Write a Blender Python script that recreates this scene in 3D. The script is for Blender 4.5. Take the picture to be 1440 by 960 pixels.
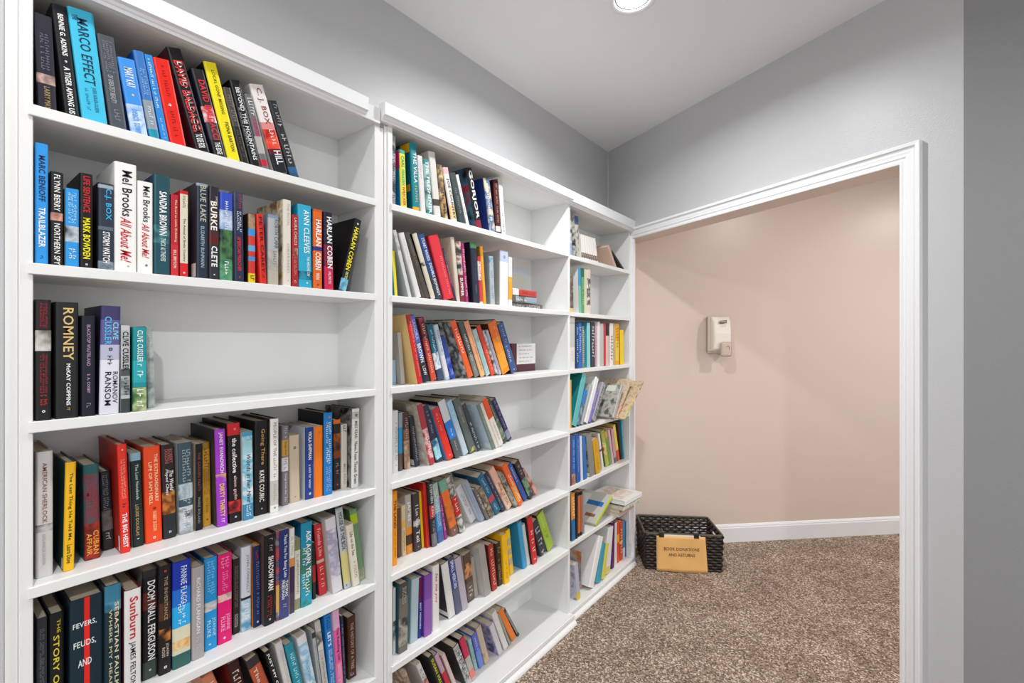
import bpy, bmesh, math, random
import numpy as np
from mathutils import Vector, Matrix
for _o in list(bpy.data.objects):
    bpy.data.objects.remove(_o)
SC = bpy.context.scene
COL = SC.collection

# ------------------------------------------------------------------ camera, world, lights, exposure
FPX, CAM_X, CAM_Z, YAW = 670.0, 1.22, 1.385, math.radians(38.06)
cam_data = bpy.data.cameras.new('camera')
cam = bpy.data.objects.new('camera', cam_data)
COL.objects.link(cam)
cam_data.sensor_width = 36.0
cam_data.lens = FPX / 1440.0 * 36.0
cam_data.shift_y = -2.0 / 1440.0
cam_data.clip_start = 0.02
cam.location = (CAM_X, 0, CAM_Z)
cam.rotation_euler = (math.pi / 2, 0, YAW)
SC.camera = cam

world = bpy.data.worlds.new('world')
SC.world = world
world.use_nodes = True
world.node_tree.nodes['Background'].inputs['Color'].default_value = (0.93, 0.96, 1.0, 1)
world.node_tree.nodes['Background'].inputs['Strength'].default_value = 0.66

SC.view_settings.view_transform = 'Standard'
SC.view_settings.look = 'None'
SC.view_settings.exposure = 0.78
SC.view_settings.gamma = 1.0
SC.view_settings.use_curve_mapping = False

CEIL = 2.637
LAMPS = [((0.493, 1.643), 10.5, (0.97, 0.99, 1.0)), ((0.50, 0.0), 4.0, (1.0, 0.985, 0.97)),
         ((2.05, 3.05), 14.0, (1.0, 0.95, 0.9)), ((3.0, 4.35), 12.0, (1.0, 0.95, 0.9)), ((2.3, -0.6), 29.0, (0.97, 0.99, 1.0))]  # last entry: unseen fill lamp, added to light shelves and walls more evenly
for (lx, ly), watts, lcol in LAMPS:
    ld = bpy.data.lights.new('ceiling_light_glow', 'AREA')
    ld.shape = 'DISK'
    ld.size = 0.10
    ld.energy = watts
    ld.color = lcol
    ld.spread = math.radians(160 if lx < 1 else 178)
    lo = bpy.data.objects.new('ceiling_light_glow', ld)
    COL.objects.link(lo)
    lo.location = (lx, ly, CEIL - 0.02)

# ------------------------------------------------------------------ helpers
def lin(c):
    return tuple(v / 12.92 if v <= 0.04045 else ((v + 0.055) / 1.055) ** 2.4 for v in c)

def hexc(s, k=1.0):
    c = lin(tuple(int(s[i:i + 2], 16) / 255.0 for i in (0, 2, 4)))
    return tuple(min(0.85, v * k) for v in c) + (1,)

MATS = {}

def mat(spec, rough=0.4):
    """plain 'rrggbb' or printed artwork 'P:rrggbb,rrggbb,rrggbb'"""
    key = (spec, rough)
    if key in MATS:
        return MATS[key]
    m = bpy.data.materials.new('printed_' + spec.replace(':', '_').replace(',', '_')[:40])
    m.use_nodes = True
    nt = m.node_tree
    bs = nt.nodes['Principled BSDF']
    bs.inputs['Roughness'].default_value = rough
    bs.inputs['Specular IOR Level'].default_value = 0.3
    if spec.startswith('P:'):
        cs = [hexc(c) for c in spec[2:].split(',')]
        tc = nt.nodes.new('ShaderNodeTexCoord')
        mp = nt.nodes.new('ShaderNodeMapping')
        mp.inputs['Location'].default_value = (random.random() * 9, random.random() * 9, random.random() * 9)
        ns = nt.nodes.new('ShaderNodeTexNoise')
        ns.inputs['Scale'].default_value = 26.0
        ns.inputs['Detail'].default_value = 3.0
        rp = nt.nodes.new('ShaderNodeValToRGB')
        rp.color_ramp.elements[0].position = 0.34
        rp.color_ramp.elements[0].color = cs[0]
        rp.color_ramp.elements[1].position = 0.66
        rp.color_ramp.elements[1].color = cs[-1]
        for i, c in enumerate(cs[1:-1]):
            e = rp.color_ramp.elements.new(0.34 + 0.32 * (i + 1) / (len(cs) - 1))
            e.color = c
        nt.links.new(tc.outputs['Object'], mp.inputs['Vector'])
        nt.links.new(mp.outputs['Vector'], ns.inputs['Vector'])
        nt.links.new(ns.outputs['Fac'], rp.inputs['Fac'])
        nt.links.new(rp.outputs['Color'], bs.inputs['Base Color'])
    else:
        bs.inputs['Base Color'].default_value = hexc(spec)
    MATS[key] = m
    return m

def rough_mat(name, color, rough, bump_scale=0, bump=0.0, spec=0.5, mix=None, mix_scale=4.0):
    m = bpy.data.materials.new(name)
    m.use_nodes = True
    nt = m.node_tree
    bs = nt.nodes['Principled BSDF']
    bs.inputs['Base Color'].default_value = hexc(color)
    bs.inputs['Roughness'].default_value = rough
    bs.inputs['Specular IOR Level'].default_value = spec
    tc = nt.nodes.new('ShaderNodeTexCoord')
    if bump:
        ns = nt.nodes.new('ShaderNodeTexNoise')
        ns.inputs['Scale'].default_value = bump_scale
        ns.inputs['Detail'].default_value = 2.0
        bp = nt.nodes.new('ShaderNodeBump')
        bp.inputs['Strength'].default_value = bump
        bp.inputs['Distance'].default_value = 0.002
        nt.links.new(tc.outputs['Object'], ns.inputs['Vector'])
        nt.links.new(ns.outputs['Fac'], bp.inputs['Height'])
        nt.links.new(bp.outputs['Normal'], bs.inputs['Normal'])
    if mix:
        n2 = nt.nodes.new('ShaderNodeTexNoise')
        n2.inputs['Scale'].default_value = mix_scale
        mx = nt.nodes.new('ShaderNodeMix')
        mx.data_type = 'RGBA'
        mx.inputs['A'].default_value = hexc(color)
        mx.inputs['B'].default_value = hexc(mix)
        nt.links.new(tc.outputs['Object'], n2.inputs['Vector'])
        nt.links.new(n2.outputs['Fac'], mx.inputs['Factor'])
        nt.links.new(mx.outputs['Result'], bs.inputs['Base Color'])
    return m

M_WHITE = rough_mat('white_semigloss_paint', 'e5e5e3', 0.34, 180, 0.05)
M_TRIM = rough_mat('white_trim_paint', 'ececee', 0.3, 160, 0.04)
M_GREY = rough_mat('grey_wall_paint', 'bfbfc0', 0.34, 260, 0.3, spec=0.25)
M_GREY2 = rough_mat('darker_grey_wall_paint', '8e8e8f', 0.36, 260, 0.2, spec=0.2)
M_PINK = rough_mat('beige_wall_paint', 'dccabd', 0.3, 240, 0.2, spec=0.45)
M_CEIL = rough_mat('ceiling_paint', 'f4f3ee', 0.85, 120, 0.05)
M_PAGES = rough_mat('paper_pages', 'd9cdb8', 0.8, 900, 0.1, mix='c4b69f', mix_scale=60)
M_PAPER = rough_mat('white_paper', 'eceae6', 0.6, 60, 0.05)

def carpet_mat():
    m = bpy.data.materials.new('flecked_brown_carpet')
    m.use_nodes = True
    nt = m.node_tree
    bs = nt.nodes['Principled BSDF']
    bs.inputs['Roughness'].default_value = 0.95
    bs.inputs['Specular IOR Level'].default_value = 0.15
    tc = nt.nodes.new('ShaderNodeTexCoord')
    vo = nt.nodes.new('ShaderNodeTexVoronoi')
    vo.inputs['Scale'].default_value = 170.0
    n1 = nt.nodes.new('ShaderNodeTexNoise')
    n1.inputs['Scale'].default_value = 210.0
    n1.inputs['Detail'].default_value = 4.0
    n2 = nt.nodes.new('ShaderNodeTexNoise')
    n2.inputs['Scale'].default_value = 5.0
    rp = nt.nodes.new('ShaderNodeValToRGB')
    el = rp.color_ramp.elements
    el[0].position, el[0].color = 0.2, hexc('57473e')
    el[1].position, el[1].color = 0.86, hexc('f0e0d0')
    e = el.new(0.42); e.color = hexc('83705f')
    e = el.new(0.62); e.color = hexc('a48f7e')
    mx = nt.nodes.new('ShaderNodeMix')
    mx.data_type = 'FLOAT'
    mx.inputs['Factor'].default_value = 0.45
    ad = nt.nodes.new('ShaderNodeMath'); ad.operation = 'MULTIPLY_ADD'
    ad.inputs[1].default_value = 0.25; ad.inputs[2].default_value = -0.125
    a2 = nt.nodes.new('ShaderNodeMath'); a2.operation = 'ADD'
    sep = nt.nodes.new('ShaderNodeSeparateColor')
    bp = nt.nodes.new('ShaderNodeBump')
    bp.inputs['Strength'].default_value = 0.8
    bp.inputs['Distance'].default_value = 0.006
    L = nt.links.new
    L(tc.outputs['Object'], vo.inputs['Vector']); L(tc.outputs['Object'], n1.inputs['Vector']); L(tc.outputs['Object'], n2.inputs['Vector'])
    L(vo.outputs['Color'], sep.inputs['Color'])
    L(sep.outputs['Red'], mx.inputs['A']); L(n1.outputs['Fac'], mx.inputs['B'])
    L(n2.outputs['Fac'], ad.inputs[0]); L(mx.outputs['Result'], a2.inputs[0]); L(ad.outputs[0], a2.inputs[1])
    L(a2.outputs[0], rp.inputs['Fac']); L(rp.outputs['Color'], bs.inputs['Base Color'])
    L(n1.outputs['Fac'], bp.inputs['Height']); L(bp.outputs['Normal'], bs.inputs['Normal'])
    return m

M_CARPET = carpet_mat()

def link(name, verts, faces, m, parent=None, kind=None, mi=None, smooth=False):
    me = bpy.data.meshes.new(name)
    me.from_pydata([tuple(v) for v in verts], [], faces)
    for q in (m if isinstance(m, (list, tuple)) else [m]):
        me.materials.append(q)
    if mi is not None:
        me.polygons.foreach_set('material_index', mi)
    if smooth:
        me.polygons.foreach_set('use_smooth', [True] * len(me.polygons))
    me.update()
    o = bpy.data.objects.new(name, me)
    COL.objects.link(o)
    if parent is not None:
        o.parent = parent
    if kind:
        o['kind'] = kind
    return o

def link_bm(name, bm, m, parent=None, kind=None, smooth=False):
    bmesh.ops.recalc_face_normals(bm, faces=bm.faces)
    me = bpy.data.meshes.new(name)
    bm.to_mesh(me)
    bm.free()
    for q in (m if isinstance(m, (list, tuple)) else [m]):
        me.materials.append(q)
    if smooth:
        me.polygons.foreach_set('use_smooth', [True] * len(me.polygons))
    o = bpy.data.objects.new(name, me)
    COL.objects.link(o)
    if parent is not None:
        o.parent = parent
    if kind:
        o['kind'] = kind
    return o

def thing(name, label, cat, loc=(0, 0, 0), rot=(0, 0, 0), group=None):
    o = bpy.data.objects.new(name, None)
    o.empty_display_size = 0.05
    COL.objects.link(o)
    o.location = loc
    o.rotation_euler = rot
    o['label'] = label
    o['category'] = cat
    if group:
        o['group'] = group
    return o

def bx(bm, x0, x1, y0, y1, z0, z1, bevel=0.0, seg=1):
    r = bmesh.ops.create_cube(bm, size=1.0)
    vs = r['verts']
    for v in vs:
        v.co = Vector(((x0 + x1) / 2 + v.co.x * (x1 - x0), (y0 + y1) / 2 + v.co.y * (y1 - y0), (z0 + z1) / 2 + v.co.z * (z1 - z0)))
    if bevel:
        es = list({e for v in vs for e in v.link_edges})
        bmesh.ops.bevel(bm, geom=es, offset=bevel, segments=seg, affect='EDGES', profile=0.5)
    return vs

def box(name, x0, x1, y0, y1, z0, z1, m, parent=None, bevel=0.0012, kind=None, seg=1):
    bm = bmesh.new()
    bx(bm, x0, x1, y0, y1, z0, z1, bevel, seg)
    return link_bm(name, bm, m, parent, kind)

def prism(name, prof, p0, p1, m, parent=None, kind=None, up=Vector((0, 0, 1)), out=None):
    """extrude a profile [(out, up)] from p0 to p1"""
    p0, p1 = Vector(p0), Vector(p1)
    d = (p1 - p0).normalized()
    o = Vector(out) if out is not None else d.cross(up)
    n = len(prof)
    vs = [p0 + o * a + up * b for a, b in prof] + [p1 + o * a + up * b for a, b in prof]
    fs = [(i, (i + 1) % n, n + (i + 1) % n, n + i) for i in range(n)] + [tuple(range(n))[::-1], tuple(range(n, 2 * n))]
    bm = bmesh.new()
    bv = [bm.verts.new(v) for v in vs]
    for f in fs:
        bm.faces.new([bv[i] for i in f])
    return link_bm(name, bm, m, parent, kind)

def tube(bm, pts, r, sides=6, flat=1.0, up=Vector((0, 0, 1)), closed=False):
    pts = [Vector(p) for p in pts]
    n = len(pts)
    rings = []
    for i, p in enumerate(pts):
        a = pts[(i - 1) % n] if closed else pts[max(i - 1, 0)]
        b = pts[(i + 1) % n] if closed else pts[min(i + 1, n - 1)]
        t = (b - a).normalized()
        s = t.cross(up)
        if s.length < 1e-4:
            s = t.cross(Vector((1, 0, 0)))
        s.normalize()
        u = s.cross(t).normalized()
        rings.append([bm.verts.new(p + s * (r * flat * math.cos(2 * math.pi * k / sides)) + u * (r * math.sin(2 * math.pi * k / sides))) for k in range(sides)])
    m = n if closed else n - 1
    for i in range(m):
        A, B = rings[i], rings[(i + 1) % n]
        for k in range(sides):
            bm.faces.new((A[k], A[(k + 1) % sides], B[(k + 1) % sides], B[k]))
    if not closed:
        bm.faces.new(rings[0][::-1])
        bm.faces.new(rings[-1])

# lettering is collected here and turned into meshes in one go
TEXTS = []

def lettering(s, color, parent, origin, ux, uy, length, height, bold=0.014, shear=0.0, name='lettering'):
    """lay the string s in the box origin (left middle), ux reading direction, uy letter-up direction"""
    TEXTS.append((s, color, parent, Vector(origin), Vector(ux), Vector(uy), length, height, bold, shear, name))

def build_lettering():
    cache = {}
    pend = []
    for t in TEXTS:
        key = (t[0], t[8], t[9])
        if t[0].startswith('#') or key in cache:
            continue
        cu = bpy.data.curves.new('lettering_source', 'FONT')
        cu.body = t[0]
        cu.resolution_u = 2
        cu.offset = t[8]
        cu.shear = t[9]
        cu.space_character = 1.05
        ob = bpy.data.objects.new('lettering_source', cu)
        COL.objects.link(ob)
        cache[key] = None
        pend.append((key, ob, cu))
    dg = bpy.context.evaluated_depsgraph_get()
    dg.update()
    for key, ob, cu in pend:
        ev = ob.evaluated_get(dg)
        me = ev.to_mesh()
        vs = np.empty(len(me.vertices) * 3)
        me.vertices.foreach_get('co', vs)
        vs = vs.reshape(-1, 3)[:, :2]
        fs = [tuple(p.vertices) for p in me.polygons]
        vs = vs - vs.min(axis=0)
        ext = vs.max(axis=0)
        cache[key] = (vs / ext, fs)
        ev.to_mesh_clear()
    for key, ob, cu in pend:
        bpy.data.objects.remove(ob)
        bpy.data.curves.remove(cu)
    rnd = random.Random(5)
    for s, color, parent, o, ux, uy, ln, hh, bold, shear, name in TEXTS:
        if s.startswith('#'):        # print too small to read: a row of letter-sized marks
            rows = int(s[1]) if len(s) > 1 else 1
            vs, fs = [], []
            for r in range(rows):
                x = 0.0
                y0, y1 = r / rows + 0.08 / rows, (r + 1) / rows - 0.12 / rows
                if rows == 1:
                    y0, y1 = 0.0, 1.0
                if hh / max(ln, 1e-4) > 0.75:      # a small publisher's emblem
                    em = 0.62 * min(ln, hh)
                    nn = rnd.choice((4, 4, 6, 10))
                    pt = [(0.5 + 0.5 * em / ln * math.cos((q + 0.5) * 2 * math.pi / nn), 0.5 + 0.5 * em / hh * math.sin((q + 0.5) * 2 * math.pi / nn)) for q in range(nn)]
                    vs += pt + [(0.5 + (x - 0.5) * 0.45, 0.5 + (y - 0.5) * 0.45) for x, y in pt]
                    fs += [(q, (q + 1) % nn, nn + (q + 1) % nn, nn + q) for q in range(nn)]
                    break
                step = max(0.02, (hh / rows) / max(ln, 1e-4) * 0.75)
                while x < 1.0 - step * 0.5:
                    w = step * rnd.uniform(0.45, 0.85)
                    if rnd.random() > 0.14:
                        k = len(vs)
                        q = step * 0.22
                        yy = y1 - (y1 - y0) * rnd.choice((0.0, 0.0, 0.25))
                        vs += [(x, y0), (x + q, y0), (x + q, yy), (x, yy)]
                        fs.append((k, k + 1, k + 2, k + 3))
                        k = len(vs)
                        ym = rnd.choice((y0, (y0 + yy) / 2, yy))
                        hb = (y1 - y0) * 0.2
                        ya = min(max(ym - hb / 2, y0), yy - hb)
                        vs += [(x + q, ya), (x + w, ya), (x + w, ya + hb), (x + q, ya + hb)]
                        fs.append((k, k + 1, k + 2, k + 3))
                    x += step
            vs = np.array(vs) if vs else np.zeros((0, 2))
        else:
            vs, fs = cache[(s, bold, shear)]
        if len(fs) == 0:
            continue
        P = [o + ux * (v[0] * ln) + uy * ((v[1] - 0.5) * hh) for v in vs]
        link(name, P, fs, mat(color, 0.5), parent)

# calibration of the photograph: a pixel and a plane give a point of the room
def ray(px, py):
    a, b = (px - 720) / FPX, (478 - py) / FPX
    return Vector((-math.sin(YAW) + math.cos(YAW) * a, math.cos(YAW) + math.sin(YAW) * a, b))

def on_x(px, py, x):
    r = ray(px, py)
    return Vector((CAM_X, 0, CAM_Z)) + r * ((x - CAM_X) / r.x)

def on_z(px, py, z):
    r = ray(px, py)
    return Vector((CAM_X, 0, CAM_Z)) + r * ((z - CAM_Z) / r.z)

# ------------------------------------------------------------------ the room
WX = -0.235                                       # left wall
CORNER = Vector((WX, 2.897, 0))
WD = Vector((0.9085, -0.4179, 0))                 # doorway wall runs this way
WN = Vector((-0.4179, -0.9085, 0))                # and faces this way
T0, T1, TE = 0.12, 1.651, 1.824                   # opening from T0 to T1, wall ends at TE
HEAD = 2.013
THK = 0.123
FD = Vector((0.7108, 0.7034, 0))                  # far corridor wall
FN = Vector((0.7034, -0.7108, 0))
FP = Vector((0.3384, 3.4596, 0))

def slab(name, p, d, n, length, z0, z1, thick, m, kind='structure'):
    """wall slab whose face passes p, runs along d, faces n"""
    p = Vector(p)
    a, b = p, p + d * length
    q = [a, b, b - n * thick, a - n * thick]
    vs = [(v.x, v.y, z0) for v in q] + [(v.x, v.y, z1) for v in q]
    fs = [(0, 1, 5, 4), (1, 2, 6, 5), (2, 3, 7, 6), (3, 0, 4, 7), (0, 3, 2, 1), (4, 5, 6, 7)]
    bm = bmesh.new()
    bv = [bm.verts.new(v) for v in vs]
    for f in fs:
        bm.faces.new([bv[i] for i in f])
    return link_bm(name, bm, m, None, kind)

box('floor', -1.2, 4.6, -1.6, 6.6, -0.05, 0.0, M_CARPET, bevel=0, kind='structure')
box('ceiling', -1.2, 4.6, -1.6, 6.6, CEIL, CEIL + 0.05, M_CEIL, bevel=0, kind='structure')
box('wall_left', WX - 0.1, WX, -1.6, 2.93, 0, CEIL, M_GREY, bevel=0, kind='structure')
box('wall_niche', WX, -0.012, -1.45, 0.1100, 0, CEIL, M_GREY, bevel=0, kind='structure')

def back_wall():
    bm = bmesh.new()
    def piece(t0, t1, z0, z1):
        q = [CORNER + WD * t0, CORNER + WD * t1, CORNER + WD * t1 - WN * THK, CORNER + WD * t0 - WN * THK]
        vs = [bm.verts.new((v.x, v.y, z0)) for v in q] + [bm.verts.new((v.x, v.y, z1)) for v in q]
        for k, f in enumerate([(0, 1, 5, 4), (1, 2, 6, 5), (2, 3, 7, 6), (3, 0, 4, 7), (0, 3, 2, 1), (4, 5, 6, 7)]):
            fc = bm.faces.new([vs[i] for i in f])
            fc.material_index = 0 if k == 0 else 1
    piece(-0.03, T0, 0, HEAD)
    piece(-0.03, TE, HEAD, CEIL)
    piece(T1, TE, 0, HEAD)
    return link_bm('wall_back', bm, [M_GREY, M_PINK], None, 'structure')
back_wall()
E_PT = CORNER + WD * TE
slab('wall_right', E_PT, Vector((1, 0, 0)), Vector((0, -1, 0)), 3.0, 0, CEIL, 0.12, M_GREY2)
slab('wall_far', FP - FD * 1.2, FD, FN, 6.0, 0, CEIL, 0.1, M_PINK)

# corridor baseboard with a moulded top
prism('baseboard_far', [(0, 0), (0.013, 0), (0.013, 0.096), (0.010, 0.102), (0.010, 0.108), (0.005, 0.118), (0, 0.122)],
      FP - FD * 0.62, FP + FD * 3.2, M_TRIM, None, 'structure', out=FN)

# cased opening: head and right leg with a stepped profile
trim_root = bpy.data.objects.new('trim_1', None)
COL.objects.link(trim_root)
trim_root['kind'] = 'structure'
CW = 0.064
CPROF = [(0.0, 0.0), (0.010, 0.0), (0.011, 0.008), (0.0085, 0.011), (0.0085, 0.017), (0.0125, 0.021), (0.0125, 0.030),
         (0.014, 0.036), (0.014, 0.043), (0.0165, 0.047), (0.0235, 0.0515), (0.0245, CW - 0.002), (0.023, CW), (0.0, CW)]

def casing_piece(name, t0, z0, t1, z1, into):
    """mitred length of casing between inner-edge points; into = outward direction across the face (t,z)"""
    n = len(CPROF)
    vs = []
    for (t, z), sh in (((t0, z0), 0), ((t1, z1), 1)):
        for o, w in CPROF:
            if into == 'head':
                tt = t - w if sh == 0 and name == 'casing_head' else (t + w if sh == 1 else t)
                zz = z + w
            else:
                tt = t + w
                zz = z + (w if sh == 1 else 0)
            p = CORNER + WD * tt + WN * o
            vs.append((p.x, p.y, zz))
    fs = [(i, (i + 1) % n, n + (i + 1) % n, n + i) for i in range(n)] + [tuple(range(n))[::-1], tuple(range(n, 2 * n))]
    bm = bmesh.new()
    bv = [bm.verts.new(v) for v in vs]
    for f in fs:
        bm.faces.new([bv[i] for i in f])
    return link_bm(name, bm, M_TRIM, trim_root)
casing_piece('casing_head', T0, HEAD, T1, HEAD, 'head')
casing_piece('casing_leg', T1, 0, T1, HEAD, 'leg')

# ------------------------------------------------------------------ recessed ceiling lights, plus the added fill light in the same fitting
M_LENS = bpy.data.materials.new('lamp_lens')
M_LENS.use_nodes = True
M_LENS.node_tree.nodes['Principled BSDF'].inputs['Emission Color'].default_value = (1, 0.97, 0.93, 1)
M_LENS.node_tree.nodes['Principled BSDF'].inputs['Emission Strength'].default_value = 6.0

M_BAFFLE = rough_mat('grey_baffle', 'b4b4b4', 0.5)

def lathe(bm, prof, seg=40, c=(0, 0, 0)):
    rings = []
    for r, z in prof:
        rings.append([bm.verts.new((c[0] + r * math.cos(2 * math.pi * k / seg), c[1] + r * math.sin(2 * math.pi * k / seg), c[2] + z)) for k in range(seg)])
    for A, B in zip(rings, rings[1:]):
        for k in range(seg):
            bm.faces.new((A[k], A[(k + 1) % seg], B[(k + 1) % seg], B[k]))
    return rings
for i, ((lx, ly), _, _) in enumerate(LAMPS):
    lab = ['round recessed ceiling light with white trim ring above the bookcases', 'recessed ceiling light behind the viewer near the left bookcase',
           'recessed corridor ceiling light beyond the doorway', 'recessed corridor ceiling light farthest along the beige wall', 'unseen fill light added behind the viewer, away from the bookcases'][i]
    t = thing('ceiling_light', lab, 'ceiling light', (lx, ly, CEIL))
    bm = bmesh.new()
    lathe(bm, [(0.088, 0.0), (0.087, -0.006), (0.080, -0.009), (0.068, -0.008), (0.064, -0.003), (0.064, 0.0)])
    link_bm('trim_ring', bm, M_TRIM, t, smooth=True)
    bm = bmesh.new()
    rg = lathe(bm, [(0.057, -0.0015), (0.040, -0.004), (0.02, -0.006)])
    bm.faces.new(rg[-1])
    link_bm('lens', bm, M_LENS, t, smooth=True)
    bm = bmesh.new()
    lathe(bm, [(0.0645, -0.001), (0.060, -0.0006), (0.0572, -0.001)])
    link_bm('baffle', bm, M_BAFFLE, t)
# ------------------------------------------------------------------ the three bookcases
ZS = [1.8126, 1.525, 1.237, 0.937, 0.648, 0.362, 0.045]      # tops of the seven shelf boards, top row first
UNITS = {   # front plane x, inner left y, inner right y, inner depth, underside of the top board
    'left':   dict(x=0.0, y0=0.1455, y1=0.882, back=-0.200, top=2.041),
    'middle': dict(x=0.0, y0=0.9488, y1=2.003, back=-0.222, top=2.053),
    'right':  dict(x=-0.025, y0=2.041, y1=2.7666, back=-0.2245, top=2.054)}
PT = 0.0185

def bookcase(key, label):
    u = UNITS[key]
    x, y0, y1, bk, top = u['x'], u['y0'], u['y1'], u['back'], u['top']
    r = thing('bookcase', label, 'bookcase', (x, (y0 + y1) / 2, 0), group='white bookcases along the left wall')
    cx, cy = x, (y0 + y1) / 2
    def B(name, xa, xb, ya, yb, za, zb, **k):
        return box(name, xa - cx, xb - cx, ya - cy, yb - cy, za, zb, M_WHITE, r, **k)
    B('side_panel', bk - 0.006, x, y0 - PT, y0, 0, top + 0.05)
    B('side_panel', bk - 0.006, x, y1, y1 + PT, 0, top + 0.05)
    B('back_panel', bk - 0.006, bk, y0, y1, 0.0, top + 0.02, bevel=0)
    B('top_panel', bk, x, y0, y1, top, top + PT)
    for i, z in enumerate(ZS):
        if i < 6:
            sh = B('shelf', bk, x, y0, y1, z - 0.0195, z)
            B('shelf_edging', x, x + 0.005, y0 - 0.007, y1 + 0.002, z - 0.0205, z).parent = sh
        else:
            B('bottom_shelf', bk, x + 0.027, y0 - PT, y1 + PT, z - 0.019, z, bevel=0.002)
    B('plinth', bk, x + 0.020, y0 - PT, y1 + PT, 0, ZS[6] - 0.019)
    q = [(0, 0)] + [(0.021 * math.cos(a * math.pi / 12), 0.021 * math.sin(a * math.pi / 12)) for a in range(7)]
    prism('base_moulding', [(a, b) for a, b in q], (x + 0.020 - cx, y0 - PT - cy, 0.001), (x + 0.020 - cx, y1 + PT - 0.001 - cy, 0.001), M_WHITE, r, out=(1, 0, 0))
    return r, cx, cy

def crown(r, cx, cy, xf, p, ya, yb, z0, z1):
    h = z1 - z0
    prism('crown_trim', [(0, 0), (p * 0.45, 0), (p * 0.5, 0.006), (p * 0.62, 0.008), (p * 0.72, 0.013), (p, 0.016), (p, h - 0.002), (p - 0.002, h), (0, h)],
          (xf - cx, ya - cy, z0), (xf - cx, yb - cy, z0), M_TRIM, r, out=(1, 0, 0))

rA, cx, cy = bookcase('left', 'left white bookcase, nearest to the viewer, cut off by the picture edge')
crown(rA, cx, cy, 0.0005, 0.03, 0.085, 0.8394, 2.041, 2.096)
box('corner_block', 0.0005 - cx, 0.013 - cx, 0.8394 - cy, 0.893 - cy, 2.041, 2.088, M_WHITE, rA)
box('filler_strip', -0.02 - cx, -0.004 - cx, 0.1106 - cy, 0.1268 - cy, 0, 2.09, M_WHITE, rA)
box('filler_strip', -0.05 - cx, -0.004 - cx, 0.9007 - cy, 0.9175 - cy, 0, 2.04, M_WHITE, rA)
rB, cx, cy = bookcase('middle', 'middle white bookcase, the widest of three, with stack of lying books')
crown(rB, cx, cy, 0.0005, 0.03, 0.8975, 2.012, 2.053, 2.107)
box('filler_strip', -0.05 - cx, -0.003 - cx, 0.9192 - cy, 0.9302 - cy, 0, 2.05, M_WHITE, rB)
rC, cx, cy = bookcase('right', 'right white bookcase, narrowest and farthest, beside the doorway and basket')
crown(rC, cx, cy, -0.0245, 0.032, 2.0235, 2.784, 2.054, 2.121)
box('filler_strip', -0.035 - cx, -0.002 - cx, 2.7855 - cy, 2.8055 - cy, 0, 2.035, M_TRIM, rC)

# ------------------------------------------------------------------ books
ORD = ['first', 'second', 'third', 'fourth', 'fifth', 'sixth', 'seventh', 'eighth', 'ninth', 'tenth', 'eleventh', 'twelfth', 'thirteenth', 'fourteenth', 'fifteenth',
       'sixteenth', 'seventeenth', 'eighteenth', 'nineteenth', 'twentieth']
SHELF = ['top', 'second', 'third', 'fourth', 'fifth', 'sixth', 'bottom']
LOG = []

def book_mesh(root, H, t, dep, spine, cover, bands, hard, flip):
    """cover (boards and spine) and page block; spine face at x=0, thickness from y=0 to t (or -t to 0)"""
    c = min(0.0028 if hard else 0.0009, t * 0.2)
    r = min(0.0042 if hard else 0.0012, t * 0.3)
    y0 = -t if flip else 0.0
    pr = [(-dep, 0), (-r, 0), (-r * 0.3, r * 0.3), (0, r), (0, t - r), (-r * 0.3, t - r * 0.3), (-r, t), (-dep, t), (-dep, t - c), (-c * 1.2, t - c), (-c * 1.2, c), (-dep, c)]
    n = len(pr)
    cuts = sorted({0.0, 1.0} | {round(1 - f, 4) for b in bands for f in b[:2]})
    mats, idx = [], {}
    def mi(s):
        if s not in idx:
            idx[s] = len(mats)
            mats.append(mat(s))
        return idx[s]
    mi(spine)
    cov = mi(cover)
    vs = [(x, y + y0, z * H) for z in cuts for x, y in pr]
    fs, ms = [], []
    for k in range(len(cuts) - 1):
        mid = 1 - (cuts[k] + cuts[k + 1]) / 2
        sp = spine
        for b in bands:
            if b[0] <= mid <= b[1]:
                sp = b[2]
        for i in range(n):
            j = (i + 1) % n
            fs.append((k * n + i, k * n + j, (k + 1) * n + j, (k + 1) * n + i))
            ms.append(mi(sp) if 1 <= i <= 5 else cov)
    fs.append(tuple(range(n))[::-1])
    ms.append(cov)
    L = (len(cuts) - 1) * n
    fs.append(tuple(L + i for i in range(n)))
    ms.append(cov)
    cv = link('cover', vs, fs, mats, root, mi=ms)
    g = 0.003 if hard else 0.0004
    xa, xb = -dep + g, -c * 1.2 - 0.0002
    ya, yb = y0 + c + 0.0001, y0 + t - c - 0.0001
    za, zb = g, H - g
    vs = [(xa, ya, za), (xb, ya, za), (xb, yb, za), (xa, yb, za), (xa, ya, zb), (xb, ya, zb), (xb, yb, zb), (xa, yb, zb)]
    link('pages', vs, [(0, 1, 5, 4), (1, 2, 6, 5), (2, 3, 7, 6), (3, 0, 4, 7), (0, 3, 2, 1), (4, 5, 6, 7)], M_PAGES, root)
    return cv

def quad(e):
    """2D outline (y,z) of a shelved book"""
    y, z, t, H, a, flip = e['y'], e['z'], e['t'], e['H'], e['phi'], e['flip']
    s, c = math.sin(a), math.cos(a)
    o = -t if flip else 0.0
    return [(y + u * c + v * s, z - u * s + v * c) for u, v in ((o, 0), (o + t, 0), (o + t, H), (o, H))]

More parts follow.
